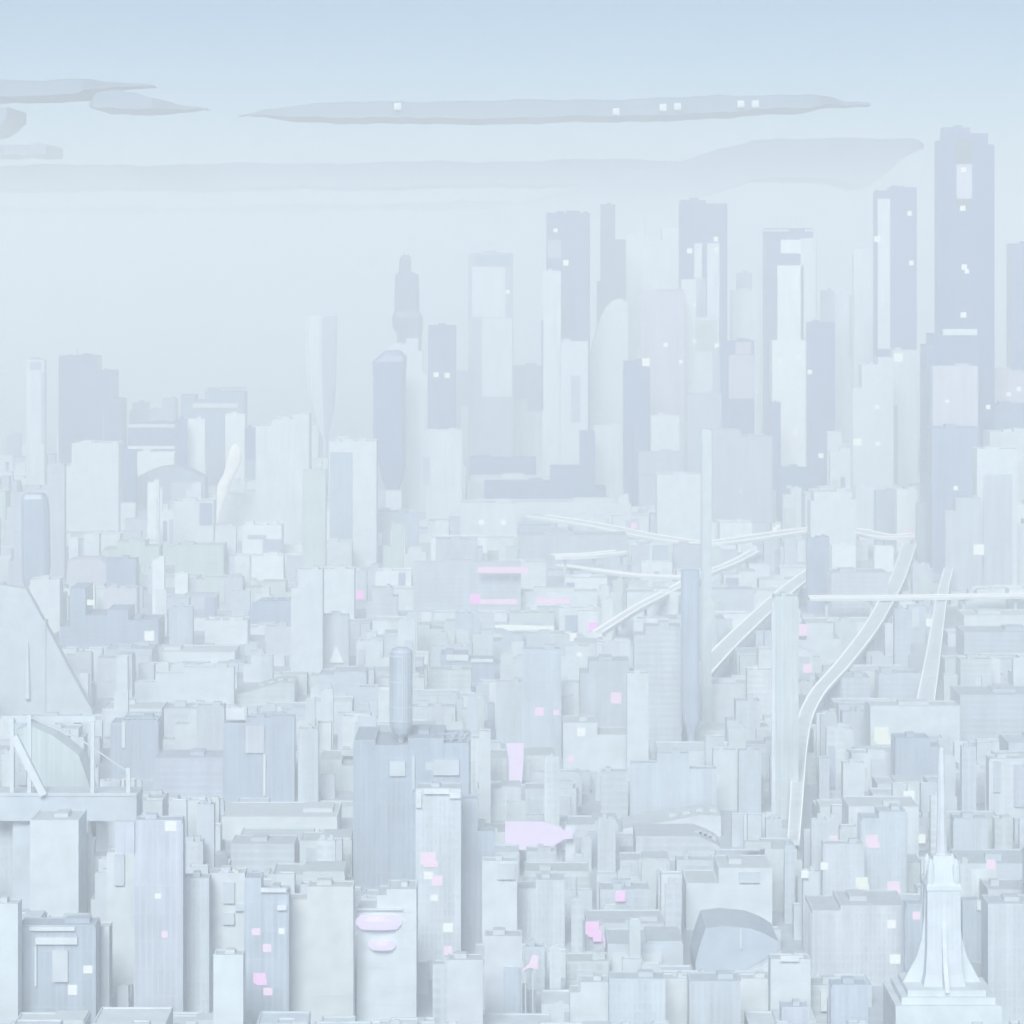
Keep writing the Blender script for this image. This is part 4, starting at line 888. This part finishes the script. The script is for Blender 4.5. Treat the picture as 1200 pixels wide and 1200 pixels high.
# ------------------------------------------------------------------ ground, water
g = MB(); g.box(-6000, 6000, -500, 4290, -4, 0); o = g.build('ground', M_CONC, albedo('M', 2200)); tag(o, kind='structure')
M_W, ntw, bw = newmat('bay_water'); bw.inputs['Base Color'].default_value = (.16, .22, .27, 1); bw.inputs['Roughness'].default_value = .25
tw = ntw.nodes.new('ShaderNodeTexCoord'); nw = ntw.nodes.new('ShaderNodeTexNoise'); nw.inputs['Scale'].default_value = .02; nw.inputs['Detail'].default_value = 6
ntw.links.new(tw.outputs['Object'], nw.inputs['Vector']); bpw = ntw.nodes.new('ShaderNodeBump'); bpw.inputs['Strength'].default_value = .4; bpw.inputs['Distance'].default_value = 2
ntw.links.new(nw.outputs['Fac'], bpw.inputs['Height']); ntw.links.new(bpw.outputs[0], bw.inputs['Normal'])
g = MB(); g.box(-11000, 11000, 4290.5, 23500, -4, -2); o = g.build('water', M_W); tag(o, kind='structure')
# ------------------------------------------------------------------ haze: one even volume box round camera and scene
HT = 463.0
mh = bpy.data.materials.new('haze_air'); mh.use_nodes = True; nt = mh.node_tree; nt.nodes.clear()
out = nt.nodes.new('ShaderNodeOutputMaterial'); pv = nt.nodes.new('ShaderNodeVolumePrincipled')
pv.inputs['Color'].default_value = (.935, .976, .985, 1); pv.inputs['Density'].default_value = KH; pv.inputs['Anisotropy'].default_value = 0.0
nt.links.new(pv.outputs[0], out.inputs['Volume'])
g = MB(); g.box(-12000, 12000, -1500, 24000, -5, HT); o = g.build('haze', mh); tag(o, 'even pale blue haze filling the whole city air', 'haze', None, 'stuff')
# ------------------------------------------------------------------ light
SUN_E, SUN_AZ = 36, -9        # degrees; azimuth measured from behind the camera towards its left
w = bpy.data.worlds.new('World'); S.world = w; w.use_nodes = True; nt = w.node_tree
sky = nt.nodes.new('ShaderNodeTexSky'); sky.sky_type = 'NISHITA'; sky.sun_disc = False; sky.sun_elevation = R(SUN_E); sky.altitude = 0; sky.air_density = .75; sky.dust_density = .4; sky.ozone_density = 3.8
# sun direction (pointing to the sun)
dx, dyy = math.sin(R(SUN_AZ)), -math.cos(R(SUN_AZ))
sky.sun_rotation = math.atan2(dx, dyy)
nt.links.new(sky.outputs[0], nt.nodes['Background'].inputs[0]); nt.nodes['Background'].inputs[1].default_value = .055
sl = bpy.data.lights.new('sun', 'SUN'); sl.energy = 3.95; sl.angle = R(25); sl.color = (1, .97, .90); so_ = bpy.data.objects.new('sun', sl); COL.objects.link(so_)
from mathutils import Vector
v = Vector((dx*math.cos(R(SUN_E)), dyy*math.cos(R(SUN_E)), math.sin(R(SUN_E)))); so_.rotation_euler = v.to_track_quat('Z', 'Y').to_euler()
# ------------------------------------------------------------------ camera and render
cam = bpy.data.cameras.new('camera'); co = bpy.data.objects.new('camera', cam); COL.objects.link(co); co.location = (0, 0, CH); co.rotation_euler = (R(90), 0, 0)
cam.sensor_width = 36; cam.lens = 36/(SL*1200); cam.shift_y = -(600-HY)/1200; cam.clip_start = 1; cam.clip_end = 120000; S.camera = co
S.view_settings.view_transform = 'Standard'; S.view_settings.look = 'None'; S.view_settings.exposure = EXPO; S.view_settings.gamma = 1; S.view_settings.use_curve_mapping = False
S.cycles.volume_bounces = 6; S.cycles.max_bounces = 10; S.cycles.diffuse_bounces = 3; S.cycles.use_denoising = True
S.cycles.volume_max_steps = 64

for q in SPEC:
    if len(q['label'].replace('-', ' ').split()) > 16: print('LONG', q['label'])
